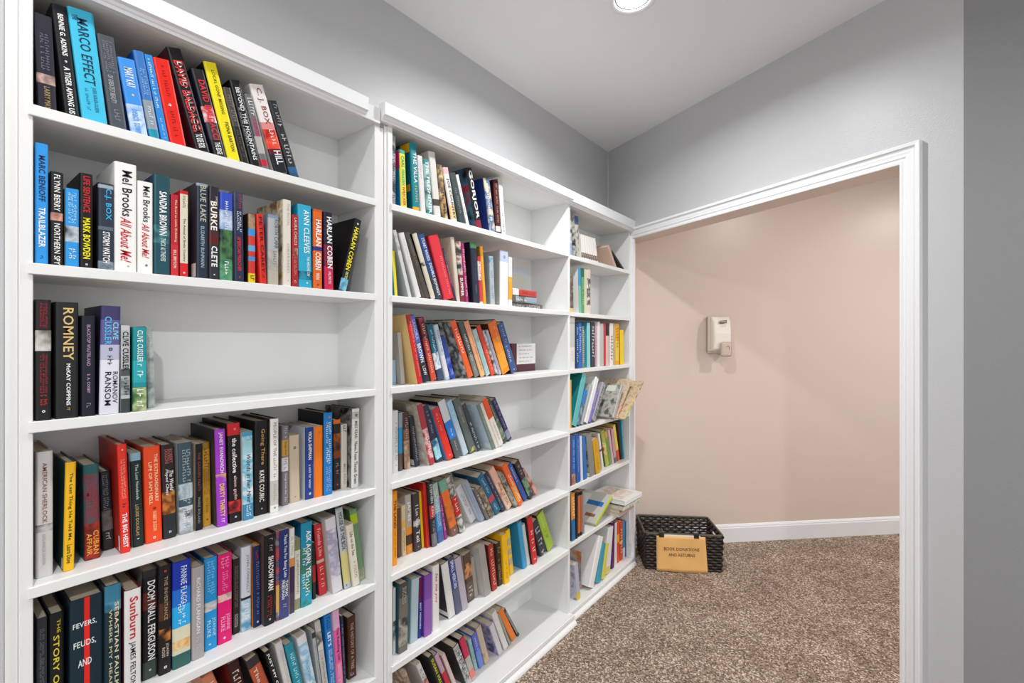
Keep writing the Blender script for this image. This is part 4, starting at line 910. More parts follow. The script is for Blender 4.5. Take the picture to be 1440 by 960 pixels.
shelf_row('middle', 3, (540, 430, 6.545), [
    (76, 500, 80, 725, 112, '9cb8c4', 'short pale blue paperback in the corner', {}),
    (96, 250, 160, 724, 194, 'b4aea8', 'slim grey paperback leaning on the cream cover', dict(cover='a8a29c')),
    (178, 90, 316, 722, 360, 'd02c28', 'red spined hardback with a large cream cover', dict(cover='d8b87c', bands=[(0, .14, '8c2424')], tx=[('#', 'f0b0a0', .1, .9, .6, .25)])),
    (228, 96, 372, 708, 426, '4c5aa0', 'violet blue to black hardback with white capitals', dict(bands=[(.0, .4, '5868b0'), (.62, .72, '3c4460'), (.72, 1, '2c3038')], tx=[('SANDRA', 'b8c4e8', .06, .36, .5, .5), ('BROWN', 'e8ecf4', .42, .7, .5, .6, 'b'), ('LOW', 'e0e0e0', .76, .9, .5, .5)])),
    (318, 116, 440, 696, 490, 'b83c38', 'maroon to orange red hardback', dict(cover='5c3438', bands=[(0, .35, 'P:7c2c34,5c2028,a8484c'), (.6, 1, 'cc4c38')], tx=[('#', 'f0c0a8', .1, .9, .5, .4)])),
    (392, 180, 502, 690, 562, '1c5c74', 'deep teal hardback with white dots', dict(cover='1c3c3c', bands=[(.5, .8, 'P:1c5c74,e0e8ec,2c84b4'), (.8, 1, '3c4c68')], tx=[('#', 'c8dce0', .1, .5, .5, .3)])),
    (448, 182, 566, 686, 612, 'b8c4d0', 'pale blue grey hardback', dict(bands=[(.55, .95, 'd8d8dc')], tx=[('#', '5c6c80', .1, .5, .5, .4)])),
    (520, 290, 622, 678, 660, '2c4494', 'bright blue paperback mostly hidden', dict(bands=[(.5, 1, 'P:2438a0,6c84d0,1c2c70')])),
    (612, 150, 782, 668, 832, 'e2602c', 'orange spined hardback with black and white cover', dict(cover='P:b8b8b4,3c3c3c,d8d8d4', bands=[(.1, .55, 'e4502c')], tx=[('#', 'f4d0b8', .1, .6, .5, .5)])),
    (684, 152, 842, 662, 886, '4c5450', 'dark green grey hardback with white print', dict(bands=[(.6, 1, '7c7c78')], tx=[('#', 'c8ccc8', .2, .9, .5, .4)])),
    (738, 152, 896, 658, 940, 'dc9474', 'salmon to peach hardback with fine dark print', dict(cover='4c4844', bands=[(.3, .6, 'e0a078'), (.6, 1, 'e8b07c')], tx=[('#', '6c4438', .25, .9, .6, .25)])),
    (812, 228, 944, 650, 986, 'a4c4c4', 'pale aqua paperback', dict(cover='1c2020', tx=[('#', '7ca0a0', .2, .8, .5, .3)])),
    (850, 190, 990, 645, 1030, 'cc3c28', 'brick red hardback', dict(cover='3c1c18', bands=[(.5, 1, 'd84c30')], tx=[('#', 'f0c8b8', .5, .9, .6, .3)])),
    (908, 235, 1034, 640, 1060, 'P:3c3c40,c8c8cc,7c6c60', 'slim dark photo paperback', {}),
    (935, 232, 1062, 638, 1086, 'b4b0c4', 'slim lavender paperback', dict(tx=[('#', '7c3c4c', .3, .9, .5, .4)])),
    (960, 166, 1096, 636, 1170, 'ec8c24', 'thick orange hardback with an ember top', dict(bands=[(0, .3, 'e06c28'), (.6, .9, 'f0a030')], cover='4c2c1c', tx=[('#', 'f4c070', .1, .8, .6, .2)])),
    (1048, 176, 1180, 628, 1236, '3c5484', 'denim blue hardback ending the row', dict(cover='141820', tx=[('#', 'a8b8d8', .05, .4, .5, .3), ('#', 'c8d4e8', .45, .8, .4, .3), ('#', 'e8e8e8', .92, .96, .5, .3, 'h')])),
])
shelf_row('middle', 4, (540, 540, 7.2), [
    (94, 272, 94, 908, 146, 'd8d6d4', 'white paperback with a grey vertical title', dict(tx=[('#', '8c8a88', .2, .9, .6, .4)])),
    (150, 292, 152, 882, 192, '4c7c9c', 'slim paperback fading from grey to blue', dict(bands=[(0, .25, '8c98a0'), (.25, .7, '2c8cc0'), (.7, 1, '5c5048')])),
    (188, 292, 212, 866, 270, '7c5c48', 'brown paperback with a tan lower half', dict(cover='3c2824', bands=[(0, .3, '4c3430'), (.5, 1, 'P:b8987c,8c6c54,c8ac90')], tx=[('#', 'c0a894', .1, .5, .5, .4)])),
    (244, 342, 318, 822, 366, '34343c', 'short charcoal paperback with a white cover sticker', dict(stick=[(.006, .05, .02, .14, 'd8d8d4')], tx=[('#', 'a8a8b0', .2, .9, .5, .4)])),
    (300, 238, 468, 826, 524, 'a83844', 'red spined hardback with a pale floral cover', dict(cover='P:c8c4b8,b0a898,d8d4c8', bands=[(.4, .9, 'P:b8424c,e0b0b0,a03440')], tx=[('#', 'f4d8d8', .45, .9, .5, .5)])),
    (362, 252, 540, 798, 606, '343848', 'navy hardback with a cyan burst', dict(cover='2c2c38', bands=[(.6, .95, 'P:3c8cb4,a8dce8,2c5c80')], tx=[('#', '9ca4c0', .1, .5, .5, .3)])),
    (475, 272, 648, 778, 716, 'd83428', 'bright red hardback with a small white emblem', dict(cover='5c80b0', bands=[(0, .12, 'c4303c')], tx=[('#', 'f0a0a0', .1, .45, .4, .25), ('#', 'f4e0e0', .9, .95, .5, .4, 'h')])),
    (548, 186, 732, 756, 802, 'c0c8d0', 'hardback banded white, blue and charcoal', dict(cover='2c1c24', bands=[(0, .36, 'c8ccd0'), (.36, .66, '2c78cc'), (.66, 1, '54585c')], tx=[('#', 'e8f0f8', .5, .62, .5, .2), ('#', 'c0c4c8', .72, .9, .5, .2)])),
    (632, 190, 810, 728, 866, '9cc0dc', 'pale sky blue hardback', dict(bands=[(.4, 1, 'b4c4d0')], tx=[('#', 'dce8f0', .2, .6, .5, .2)])),
    (700, 172, 876, 708, 942, '5c6460', 'grey green hardback with a yellow speck', dict(cover='3c4440', bands=[(.92, .98, 'P:5c6460,d0c040,5c6460')], tx=[('#', 'a8acaa', .15, .45, .5, .25)])),
    (776, 226, 952, 684, 1000, '3c4048', 'slim dark grey paperback', dict(cover='b8b8b4', tx=[('#', 'c8c8cc', .4, .95, .5, .4)])),
    (938, 216, 1100, 666, 1136, '6c7870', 'grey green hardback with a pale blue cover', dict(cover='P:b4c4d0,a8bcc8,c4d0d8', tx=[('#', '8c9890', .2, .8)])),
    (958, 222, 1136, 652, 1164, 'cfc8bc', 'slim cream paperback', {}),
    (992, 172, 1168, 638, 1222, 'd8cfc8', 'hardback with an orange top over white', dict(cover='d0c8bc', bands=[(0, .4, 'd8502c')], tx=[('#', '8c7c74', .5, .9, .5, .3)])),
    (1040, 186, 1216, 606, 1262, '3c4c40', 'dark green hardback with a mottled spine', dict(bands=[(.4, .9, 'P:4c5c48,8c9c80,2c3c30')], tx=[('#', 'a8b8a8', .1, .5, .5, .3)])),
    (1092, 172, 1262, 584, 1308, '34305c', 'dark violet hardback ending the leaning row', dict(cover='5c5c60', bands=[(.75, .95, '8c8ca8')], tx=[('#', '9c94c4', .05, .7, .5, .35)])),
])
shelf_row('middle', 5, (540, 630, 5.648), [
    (72, 346, 71, 940, 108, 'ee961c', 'bright orange paperback standing at the left', dict(tx=[('THE LAND', '5c3c10', .12, .5, .45, .5, 'b'), ('#', '8c5c14', .55, .9, .5, .3)])),
    (108, 480, 112, 872, 136, '5c4438', 'very slim brown paperback', {}),
    (112, 472, 148, 862, 180, 'cdb890', 'slim cream and gold paperback', dict(bands=[(.3, .45, 'd8a848')], tx=[('#', '6c5c44', .5, .9, .5, .4)])),
    (120, 400, 180, 848, 236, 'a8a29a', 'paperback grey above and orange below', dict(bands=[(.55, 1, 'd88a34'), (.68, .85, '4c3420')], tx=[('JAMES', 'e8e4e0', .12, .45, .5, .5, 'b'), ('#', 'f0d0a0', .9, .95, .5, .3)])),
    (165, 402, 240, 832, 300, '40383c', 'dark hardback with large white letters', dict(tx=[('I Let You', 'd8d4d4', .2, .58, .5, .45), ('Tell', 'e4e0e0', .64, .84, .5, .5), ('#', 'b0b0b0', .9, .95, .5, .3)], bands=[(.46, .56, 'P:40383c,d0ccc8,40383c')])),
    (224, 376, 302, 798, 326, 'e0bc1c', 'very slim yellow paperback', dict(cover='6c3c2c')),
    (242, 312, 328, 802, 372, 'c82c24', 'plain red hardback', dict(cover='b8241c', tx=[('#', 'a01c18', .2, .8, .5, .2)])),
    (300, 296, 374, 796, 426, '2c2c30', 'black hardback with red and white words', dict(bands=[(.36, .56, 'b83434'), (.8, 1, '6c6870')], tx=[('STEPHEN', 'c8ccc8', .04, .33, .5, .5, 'b'), ('KING', 'f0d8d4', .38, .54, .5, .5), ('#2', 'b8b4c0', .6, .95, .5, .5)])),
    (346, 312, 432, 758, 482, '8cb4bc', 'pale teal to blue paperback with white print', dict(bands=[(0, .3, '98aca4'), (.5, .8, '3c84bc'), (.8, 1, '44649c')], tx=[('#2', 'e8f0f2', .1, .75, .5, .5)])),
    (408, 410, 484, 730, 504, '94307c', 'very slim magenta paperback', dict(tx=[('#', 'e0b0d8', .2, .8)])),
    (432, 272, 542, 706, 602, 'd86830', 'hardback green above, orange and copper below', dict(cover='8c6c5c', bands=[(0, .2, '6c9c88'), (.2, .85, 'P:e06428,d8782c,b8583c'), (.85, 1, '7c5448')], tx=[('#', 'e8d8c8', .9, .95, .5, .3)])),
    (480, 250, 602, 682, 652, 'P:c8c4bc,4c4844,e0dcd4', 'photo spine hardback with a red middle band', dict(bands=[(.36, .7, 'b82c28')], tx=[('#', 'f0d0c8', .4, .66, .5, .45)])),
    (566, 332, 690, 602, 746, 'c4c4c8', 'pale silver paperback leaning across a gap', dict(cover='e0dfdc', tx=[('#', '8c8484', .2, .8, .5, .35)])),
    (630, 290, 766, 592, 812, '8c98ac', 'grey blue paperback', dict(cover='b8c0c8')),
    (684, 366, 812, 578, 846, '6c645c', 'slim dark photo paperback with white print', dict(tx=[('#', 'e0dcd8', .2, .7)])),
    (738, 342, 846, 562, 890, 'P:a8947c,4c4440,c8b8a0', 'tan and black photo paperback', {}),
    (742, 242, 890, 534, 942, '246080', 'deep teal blue hardback with a red square', dict(bands=[(.56, .68, 'c04450')], tx=[('#', 'a8c8d8', .1, .5, .5, .3), ('#', 'b8d0dc', .75, .95, .5, .3)])),
    (792, 216, 940, 512, 976, '34344c', 'navy hardback with fine white print', dict(cover='2c2438', tx=[('#', 'b0b0c4', .1, .9, .5, .3)])),
    (835, 186, 984, 496, 1032, 'd8a894', 'pink and cream hardback', dict(cover='d0b8a8', bands=[(.3, 1, 'P:d8a090,e0c8a8,c88478')], tx=[('#', 'a84c44', .3, .9, .5, .4)])),
    (900, 240, 1036, 480, 1076, 'P:5c544c,a8a494,3c3834', 'slim brown grey paperback', {}),
    (934, 152, 1072, 466, 1116, 'e2622c', 'vivid orange hardback', dict(bands=[(.5, .9, 'e88c34')], tx=[('#', 'f8e0c8', .25, .95, .5, .45)])),
    (982, 146, 1116, 424, 1152, '34549c', 'cobalt blue hardback', dict(cover='1c2030', tx=[('#', 'c0d0ec', .1, .5, .5, .4)])),
    (1040, 130, 1162, 410, 1202, '3c3438', 'black hardback with specks of green', dict(bands=[(.45, .9, 'P:3c3c38,7c9c7c,2c2c2c')], tx=[('#', 'a89ca0', .1, .4)])),
    (1090, 200, 1206, 374, 1236, 'P:a83c3c,d8a8a0,7c2c2c', 'small red photo paperback at the end', {}),
])
shelf_row('middle', 6, (540, 710, 4.364), [
    (57, 512, 57, 918, 72, 'd8d8d8', 'slim white paperback with black specks', dict(bands=[(.5, .8, 'P:d8d8d8,3c3c3c,d8d8d8')], cover='1c5c74')),
    (98, 492, 92, 920, 146, '6c6860', 'grey photo spine hardback with a teal cover', dict(cover='24505c', bands=[(0, .2, '4c4844'), (.5, .9, 'P:3c3c38,a8a498,6c6860')], tx=[('SUCCESS', 'a8a49c', .06, .3, .5, .45)])),
    (172, 462, 162, 855, 208, 'a8bcc4', 'pale ice blue hardback', dict(cover='84a8ac')),
    (212, 452, 210, 822, 234, '24388c', 'slim blue and crimson paperback', dict(bands=[(0, .4, '6c1c4c')], tx=[('BEST MEMOIRS', 'e0e4f4', .42, .85, .5, .45, 'b')])),
    (244, 442, 242, 820, 294, '7c4ca0', 'violet hardback with a lighter spine', dict(cover='5c3488', bands=[(.4, 1, '8c5cac')])),
    (298, 380, 300, 778, 340, 'e0dad6', 'white hardback with red handwriting', dict(tx=[('See me you', 'c43448', .12, .58, .5, .5, 'i')])),
    (352, 370, 400, 702, 442, 'd4d4d0', 'white spined hardback with a black cover', dict(cover='343438', stick=[(.004, .15, .04, .12, 'd8d8d4')])),
    (388, 336, 440, 678, 480, '3c4888', 'blue hardback with white capitals', dict(bands=[(0, .1, '4c5068'), (.55, 1, '5c6078')], tx=[('SMALL MERCIES', 'd4dcf0', .06, .55, .5, .5, 'b')])),
    (432, 336, 482, 652, 520, 'b0a8b4', 'lavender grey hardback', dict(cover='24262c')),
    (486, 312, 516, 604, 560, '5c4840', 'brown photo paperback with an orange scene', dict(cover='c8b8a4', bands=[(.2, .5, 'P:a85434,d89868,5c3428'), (.6, .95, '6c5c54')], tx=[('#', 'c8bcb4', .62, .9, .5, .5)])),
    (530, 330, 560, 570, 582, 'a8a49c', 'slim grey paperback', {}),
    (572, 272, 620, 566, 660, '9c9894', 'silver grey hardback', dict(cover='b8b4b0')),
    (640, 252, 668, 532, 698, 'a4342c', 'slim red hardback', dict(cover='5c2420', tx=[('#', 'e8b8a8', .1, .9, .5, .5)])),
    (688, 242, 704, 502, 732, '3c2c20', 'slim dark brown hardback', dict(cover='4c3c30', tx=[('#', 'a0886c', .1, .9, .5, .5)])),
    (706, 200, 738, 492, 774, 'f0b818', 'yellow hardback with a plain spine', dict(cover='e8ac14', tx=[('#', 'a8801c', .5, .9, .5, .3)])),
    (748, 160, 774, 432, 798, 'f0c020', 'yellow paperback with grey squares', dict(bands=[(.2, .34, 'b8a888'), (.42, .56, 'b8a888'), (.64, .78, 'b8a888')], cover='e8b018')),
    (820, 112, 856, 396, 880, '3c98c4', 'large sky blue hardback', dict(cover='2c8cbc', hard=True)),
    (842, 132, 880, 376, 902, 'c8c8c4', 'slim white paperback beside the blue cover', {}),
    (876, 86, 912, 370, 944, 'cc2c2c', 'scarlet hardback with white lettering', dict(cover='2c2428', tx=[('#', 'f0d0d0', .3, .95, .5, .5)])),
    (908, 122, 964, 318, 1002, '34343c', 'black hardback with bold grey bars', dict(tx=[('#', 'b8b8c0', .2, .95, .5, .6)])),
    (928, 86, 1008, 288, 1050, '9cb83c', 'lime green hardback leaning at the end', dict(cover='3c4c20', tx=[('#', 'c8dc80', .1, .4, .5, .3), ('#', '5c7420', .5, .7, .5, .3)])),
])
shelf_row('middle', 7, (540, 830, 7.2), [
    (178, 846, 214, 940, 262, 'P:c8b098,7c6450,d8c8b0', 'tan photo paperback at lower picture edge', dict(d=-.045)),
    (328, 772, 400, 936, 446, 'd0ccc8', 'white paperback with red print', dict(d=-.045, bands=[(.3, .6, 'P:d0ccc8,b83c34,e0dcd8')], tx=[('#', '6c5c58', .1, .5)])),
    (452, 692, 545, 936, 592, '2c302c', 'black paperback with yellow capitals', dict(d=-.045, tx=[('SUSAN MALLERY', 'd8d040', .06, .8, .5, .5, 'b')])),
    (508, 672, 618, 936, 660, 'c09cac', 'mauve paperback with a red patch', dict(d=-.05, cover='5c5c9c', bands=[(.4, .7, 'c8283c')])),
    (585, 668, 690, 936, 722, 'd8b8b4', 'pale pink paperback', dict(d=-.05, tx=[('#', 'f0e8e4', .1, .8)])),
    (702, 590, 832, 936, 884, 'b8b8b8', 'black hardback with white slanted bars', dict(d=-.05, cover='3c3838', bands=[(.05, .9, 'P:e0e0e0,8c8c8c,f0f0f0')], tx=[('#', '2c2c2c', .1, .9, .5, .6)])),
    (762, 512, 890, 930, 942, 'b8b4ac', 'crimson and grey hardback with a pink patch', dict(cover='2c2424', bands=[(0, .45, 'c43454'), (.75, .95, 'e88078')])),
    (850, 512, 922, 812, 956, '9cc0c0', 'slim pale teal paperback', dict(tx=[('#', '6c9494', .2, .8)])),
    (882, 472, 964, 802, 1020, '5c68bc', 'bluish violet hardback', dict(bands=[(.5, 1, '6c88cc')], tx=[('#', 'c8d0f0', .1, .5, .5, .3)])),
    (912, 420, 1024, 758, 1076, 'b8a898', 'beige grey paperback with a brown foot', dict(cover='8c847c', bands=[(.7, 1, 'P:a88868,c8b094,8c6c54')])),
    (1068, 370, 1168, 665, 1212, 'c8c4c8', 'pale hardback with purple sky cover', dict(cover='P:7468a4,c0b8d8,4c4080')),
    (1090, 252, 1222, 612, 1268, 'd4d0cc', 'white hardback', dict(cover='e0dcd8')),
    (1132, 290, 1272, 562, 1292, '8c948c', 'very slim grey green paperback', {}),
    (1150, 242, 1300, 522, 1350, 'e0782c', 'bright orange paperback', dict(cover='a89070')),
    (1202, 222, 1354, 462, 1374, '3c4440', 'slim black paperback with grey spine at row end', dict(bands=[(.1, .9, '7c807c')])),
])

# --- right bookcase
shelf_row('right', 1, (780, 280, 6.0), [
    (126, 100, 132, 455, 150, 'P:6c7c8c,c8c8c8,2c3440', 'tall grey blue photo book', dict(bands=[(.7, 1, '8ca4c4')])),
    (150, 122, 166, 460, 184, 'P:4c5054,b8b4ac,2c2c30', 'dark mottled photo book', {}),
    (172, 140, 186, 465, 214, 'P:5c6c7c,c8c0b0,34404c', 'tall photo book with blue top', dict(bands=[(0, .2, '44648c')])),
] + [(222 + 17 * i, 284 + 6 * i, 232 + 19.5 * i, 474 + 7 * i, 249 + 19.5 * i, 'e6e2dc', 'thin white booklet with spotted foot', dict(d=-.05, bands=[(0, .05, '8c8884'), (.68, .86, 'P:e6e2dc,3c3430,d8b8a8')], dep=.12)) for i in range(7)] + [
    (448, 402, 496, 540, 516, 'caa894', 'tan hardback leaning with a plain cover', dict(d=-.03, cover='cdae9c', dep=.11)),
    (480, 465, 548, 558, 572, '2c2420', 'small dark paperback slumped against tan hardback', dict(d=-.03, dep=.1)),
], d=-0.03)
shelf_row('right', 2, (780, 280, 6.0), [
    (128, 645, 130, 940, 162, 'P:8c7c6c,4c4440,b8a890', 'brown photo paperback at left', dict(bands=[(.88, 1, 'd8c078')])),
    (200, 575, 208, 945, 228, '3c94c4', 'slim blue paperback with a white cover', dict(cover='e4e2de', bands=[(.4, 1, '7cb4a0')])),
    (228, 580, 230, 945, 252, '5c9464', 'green paperback with a dark top', dict(bands=[(0, .2, '2c6450')], tx=[('#', 'a8c8a0', .2, .8)])),
    (252, 590, 252, 948, 274, 'd0ccb0', 'slim cream paperback', {}),
    (274, 590, 276, 950, 304, 'd8c8bc', 'pale book with black blots', dict(bands=[(.2, .8, 'P:d8d0c8,1c1c1c,e0d8d0')])),
], d=-0.012)
shelf_row('right', 3, (790, 430, 5.333), [
    (62, 72, 62, 490, 100, 'dcd8d4', 'white box file with a grey upper panel', dict(bands=[(.1, .58, 'c0c0ba')], cover='dcdad6', tx=[('#', 'e0b8b8', .66, .9, .5, .4)])),
    (108, 130, 110, 455, 128, '24426c', 'navy paperback with white print', dict(tx=[('#', 'c8d4e8', .1, .9)])),
    (128, 126, 130, 455, 150, '2c64b4', 'bright blue paperback', dict(tx=[('#', 'c0d4f0', .1, .7)])),
    (152, 152, 154, 450, 172, '6c7c80', 'slim grey paperback', dict(cover='1c2c30', tx=[('#', 'd8e0dc', .1, .9)])),
    (192, 126, 194, 446, 216, '8cc8cc', 'pale teal hardback with a darker teal cover', dict(cover='48a0ac')),
    (220, 122, 222, 440, 250, '343640', 'charcoal hardback with a white title', dict(tx=[('#', 'd8d8dc', .1, .8)])),
    (254, 130, 256, 440, 268, 'b89ca4', 'slim dusty pink paperback', {}),
    (270, 120, 270, 440, 288, 'e0dedc', 'slim white paperback', {}),
    (290, 132, 292, 438, 316, 'bcbab8', 'light grey hardback', {}),
    (317, 130, 318, 436, 332, 'c43440', 'very slim red paperback', {}),
    (334, 136, 334, 434, 356, 'dcb8b4', 'pink paperback with a black top', dict(bands=[(0, .28, '2c1c1c')])),
    (362, 130, 362, 432, 388, 'e2e0dc', 'white hardback with tiny black marks', dict(cover='8c8480', tx=[('#', '5c5c5c', .3, .9)])),
    (392, 134, 394, 430, 406, 'c8a868', 'very slim tan paperback', {}),
    (406, 135, 408, 429, 432, 'e8a41c', 'orange yellow hardback with print', dict(cover='a86c20', bands=[(.4, .9, 'e8c848')], tx=[('#', '7c4c18', .1, .6)])),
    (440, 180, 442, 421, 466, 'f0cc14', 'short bright yellow paperback', dict(cover='b8881c')),
], d=-0.012)
shelf_row('right', 4, (790, 430, 5.333), [
    (62, 556, 60, 890, 76, 'e8a848', 'slim orange paperback at left', dict(d=-.01)),
    (150, 526, 72, 912, 112, '64b4b8', 'tall teal hardback leaning right', dict(cover='1c7c80', d=-.006)),
    (172, 640, 112, 905, 136, '3c70a8', 'blue photo paperback', dict(d=-.004, bands=[(0, .4, '2c78c4'), (.4, 1, 'P:8ca0b0,3c5068,c8d0d8')], stick=[(.004, .02, .02, .12, 'e0e0dc')])),
    (215, 600, 142, 902, 160, 'a8acac', 'slim grey paperback', dict(d=-.004)),
    (252, 556, 164, 900, 194, 'e4e4e4', 'tall white hardback leaning right', dict(d=-.002, cover='e0e0e0')),
    (258, 640, 196, 892, 216, '7c74b8', 'slim violet paperback', dict(d=0.0, tx=[('#', 'd0ccec', .1, .6)])),
    (303, 600, 232, 838, 262, '9c9ca0', 'grey paperback with dark print', dict(d=0.0, tx=[('#', '4c4c58', .1, .9)])),
    (444, 612, 384, 836, 408, 'b0aca4', 'grey photo annual with a white cover label', dict(d=.05, cover='P:8c8a84,b8b4ae,5c5c58', dep=.19, stick=[(.03, .09, .78, .96, 'd8d8cc')])),
    (505, 562, 406, 822, 440, 'c8b49c', 'cream picture book', dict(d=.055, dep=.17, bands=[(.1, .5, 'P:7c5c44,d8c8b0,a83c2c'), (.6, .9, 'P:c8a888,d84c2c,e8d8c0')], cover='P:c0a488,d0c0ac,b89c80')),
    (572, 582, 450, 826, 486, 'P:d8c8a0,5c4c3c,c84c34', 'bright picture book pushed out over shelf edge', dict(d=.1, dep=.17, bands=[(.45, .75, 'P:d83c2c,e8a048,d8c8a0'), (.6, 1, 'P:e8d424,6cac3c,e8d424')], cover='P:b8a080,d0bc9c,a88868')),
])
shelf_row('right', 5, (790, 570, 7.385), [
    (88, 316, 92, 758, 104, '5c3c6c', 'very slim purple paperback', dict(d=-.004)),
    (104, 318, 108, 756, 146, '2c64a8', 'blue paperback with white print', dict(d=-.004, bands=[(.78, 1, 'P:8c5c3c,c8a080,4c2c20')], tx=[('#', 'b8d0ec', .1, .7, .5, .3)])),
    (136, 312, 154, 750, 196, '2458a4', 'plain royal blue paperback', dict(d=-.004, tx=[('#', '8cb0e0', .1, .8, .5, .3)])),
    (172, 330, 200, 748, 222, 'd8d8dc', 'slim white picture book', dict(d=-.004)),
    (202, 336, 230, 756, 264, '2c6cb4', 'mid blue paperback', dict(d=-.003)),
    (256, 322, 296, 752, 350, '84847c', 'grey photo paperback with a white label', dict(d=-.002, cover='P:a89c90,5c5850,c8beb0', stick=[(.004, .02, .02, .1, 'e0e0dc')])),
    (318, 372, 364, 742, 418, 'd09c18', 'gold paperback', dict(d=0, cover='8c6c14', tx=[('#', 'a87c14', .1, .9, .5, .3)])),
    (378, 300, 428, 700, 446, 'dcd8d8', 'slim white picture book with a red dot', dict(d=-.01, bands=[(.42, .48, '8c1c24')])),
    (405, 276, 456, 600, 492, 'a8a848', 'olive and yellow picture book', dict(d=-.03, bands=[(.3, .7, 'P:6c8c44,d8c878,a84c34')], cover='3c6c44')),
    (440, 282, 494, 600, 522, '6c9448', 'leaf green paperback', dict(d=-.03, bands=[(0, .2, 'c8a040')])),
    (480, 262, 526, 603, 546, 'd0b0b4', 'slim pale pink paperback', dict(d=-.03)),
    (514, 250, 550, 605, 576, 'c49ca4', 'dusty pink picture book', dict(d=-.03, cover='c83c4c', bands=[(.85, 1, '5c6c70')])),
    (534, 216, 578, 550, 602, 'e8d040', 'slim yellow and red picture book', dict(d=-.035, bands=[(.7, 1, 'd04c30')])),
    (578, 180, 612, 530, 634, '2c241c', 'black hardback', dict(d=-.035, cover='3c3024')),
    (612, 168, 634, 526, 656, '2c8ca0', 'teal paperback at the right end', dict(d=-.03, tx=[('#', 'b8dce4', .1, .8)])),
])
shelf_row('right', 6, (790, 660, 4.8), [
    (64, 165, 70, 428, 94, '2c6c9c', 'blue plastic disc case with orange insert', dict(d=-.005, bands=[(0, .55, 'd88c34')], cover='24242c', tx=[('#', 'f0e0c0', .1, .5)])),
    (96, 160, 97, 415, 110, '1c1c24', 'thin black disc case', dict(d=-.005)),
    (111, 155, 112, 405, 125, 'c86c34', 'orange disc case', dict(d=-.008, bands=[(0, .08, '1c1c20'), (.92, 1, '1c1c20')])),
    (126, 150, 127, 395, 140, 'a85c3c', 'rust brown disc case', dict(d=-.008, bands=[(0, .08, '1c1c20'), (.92, 1, '1c1c20')])),
    (141, 145, 142, 385, 155, '8c8c90', 'grey disc case', dict(d=-.008, cover='2c2c30')),
    (322, 205, 220, 382, 246, 'b8c43c', 'big picture book with a lime spine, leaning steeply', dict(d=.0, cover='c0beb8', dep=.19, stick=[(.02, .12, .55, .7, '2c6cac'), (.03, .09, .18, .28, '8c5c3c'), (.12, .18, .3, .9, 'd4d2cc')])),
])
shelf_row('right', 7, (790, 660, 4.8), [
    (86, 650, 100, 830, 124, 'b0b0c0', 'lavender picture book with a yellow foot', dict(d=.0, cover='P:a8a8bc,c8c8d4,8c8ca4', bands=[(.8, 1, 'd0b83c')])),
    (132, 556, 130, 740, 148, '9c98a0', 'grey photo picture book', dict(d=-.04, cover='P:8c8c8c,b8b4b0,c87840')),
    (205, 508, 146, 800, 222, 'e6e4e2', 'thick white box file leaning right', dict(d=.004, cover='dcdad8')),
    (256, 520, 236, 800, 262, '3c98ac', 'slim teal picture book', dict(d=.006, cover='5cb0bc')),
    (284, 520, 268, 785, 290, 'd8c850', 'slim yellow picture book', dict(d=.006)),
    (310, 405, 292, 735, 326, 'dcdcda', 'tall white picture book', dict(d=-.004, cover='d4d4d2', bands=[(.85, 1, 'd0c070')])),
    (334, 370, 336, 640, 354, '5c1c5c', 'slim purple picture book', dict(d=-.012, cover='6c2468')),
    (358, 366, 358, 612, 374, 'dcd4d0', 'slim white and pink picture book', dict(d=-.016)),
    (376, 360, 376, 580, 391, 'd8502c', 'orange red picture book', dict(d=-.02, bands=[(.3, .5, 'e8a83c')])),
    (393, 358, 393, 580, 420, 'c8442c', 'brick picture book with pale letters', dict(d=-.02, tx=[('#', 'f0d8b0', .2, .9)], bands=[(.5, .56, 'e8c050')])),
    (426, 345, 430, 580, 466, '3c84ac', 'blue picture book with a white foot', dict(d=-.02, cover='8c2438', bands=[(.72, 1, 'c8ccd0')])),
    (470, 322, 470, 575, 490, '1c5c98', 'deep blue picture book nearest the basket', dict(d=-.02, cover='24304c')),
])
# ------------------------------------------------------------------ books and papers lying flat
def lying(name, cat, label, x, y0, y1, z, t, dep, spine, cover, hard=True, yaw=0.0, tx=(), bands=(), tilt=0.0, group=None):
    """spine towards the room (+x), head at the left; y0..y1 is its height"""
    r = thing(name, label, cat, (x, y1, z + 0.0004), (math.pi / 2 + tilt, 0, yaw), group)
    H = y1 - y0
    cv = book_mesh(r, H, t, dep, spine, cover, bands, hard, False)
    for s, col, f0, f1, c, h in tx:
        lettering(s, col, cv, (0.0006, t * c, H * (1 - f0)), (0, 0, -1), (0, 1, 0), H * (f1 - f0), t * h)

za = ZS[1]
g = 'books lying in a stack on the middle bookcase'
lying('book', 'book', 'dark grey hardback lying at the bottom of the flat stack', -0.055, 1.612, 1.86, za, 0.026, 0.15, '5c5856', '5c5856', tx=[('#', 'c8c4c0', .05, .45, .5, .5), ('#', 'd8d4d0', .5, .95, .5, .5)], group=g)
lying('book', 'book', 'blue grey hardback in the middle of the flat stack', -0.045, 1.605, 1.80, za + 0.0268, 0.027, 0.145, '8c98a8', 'b4b0a8', tx=[('#', 'e8e8ec', .2, .62, .5, .5)], bands=[(0.0, .2, '5c5854'), (.3, .55, '6c6864')], group=g)
lying('book', 'book', 'red hardback lying on top of the flat stack', -0.045, 1.600, 1.80, za + 0.0546, 0.030, 0.145, 'b8443c', 'b8443c', bands=[(0, .1, 'd8502c'), (.1, .32, 'e8ddd8')], tx=[('#', '8c2c28', .4, .95, .5, .4)], group=g)

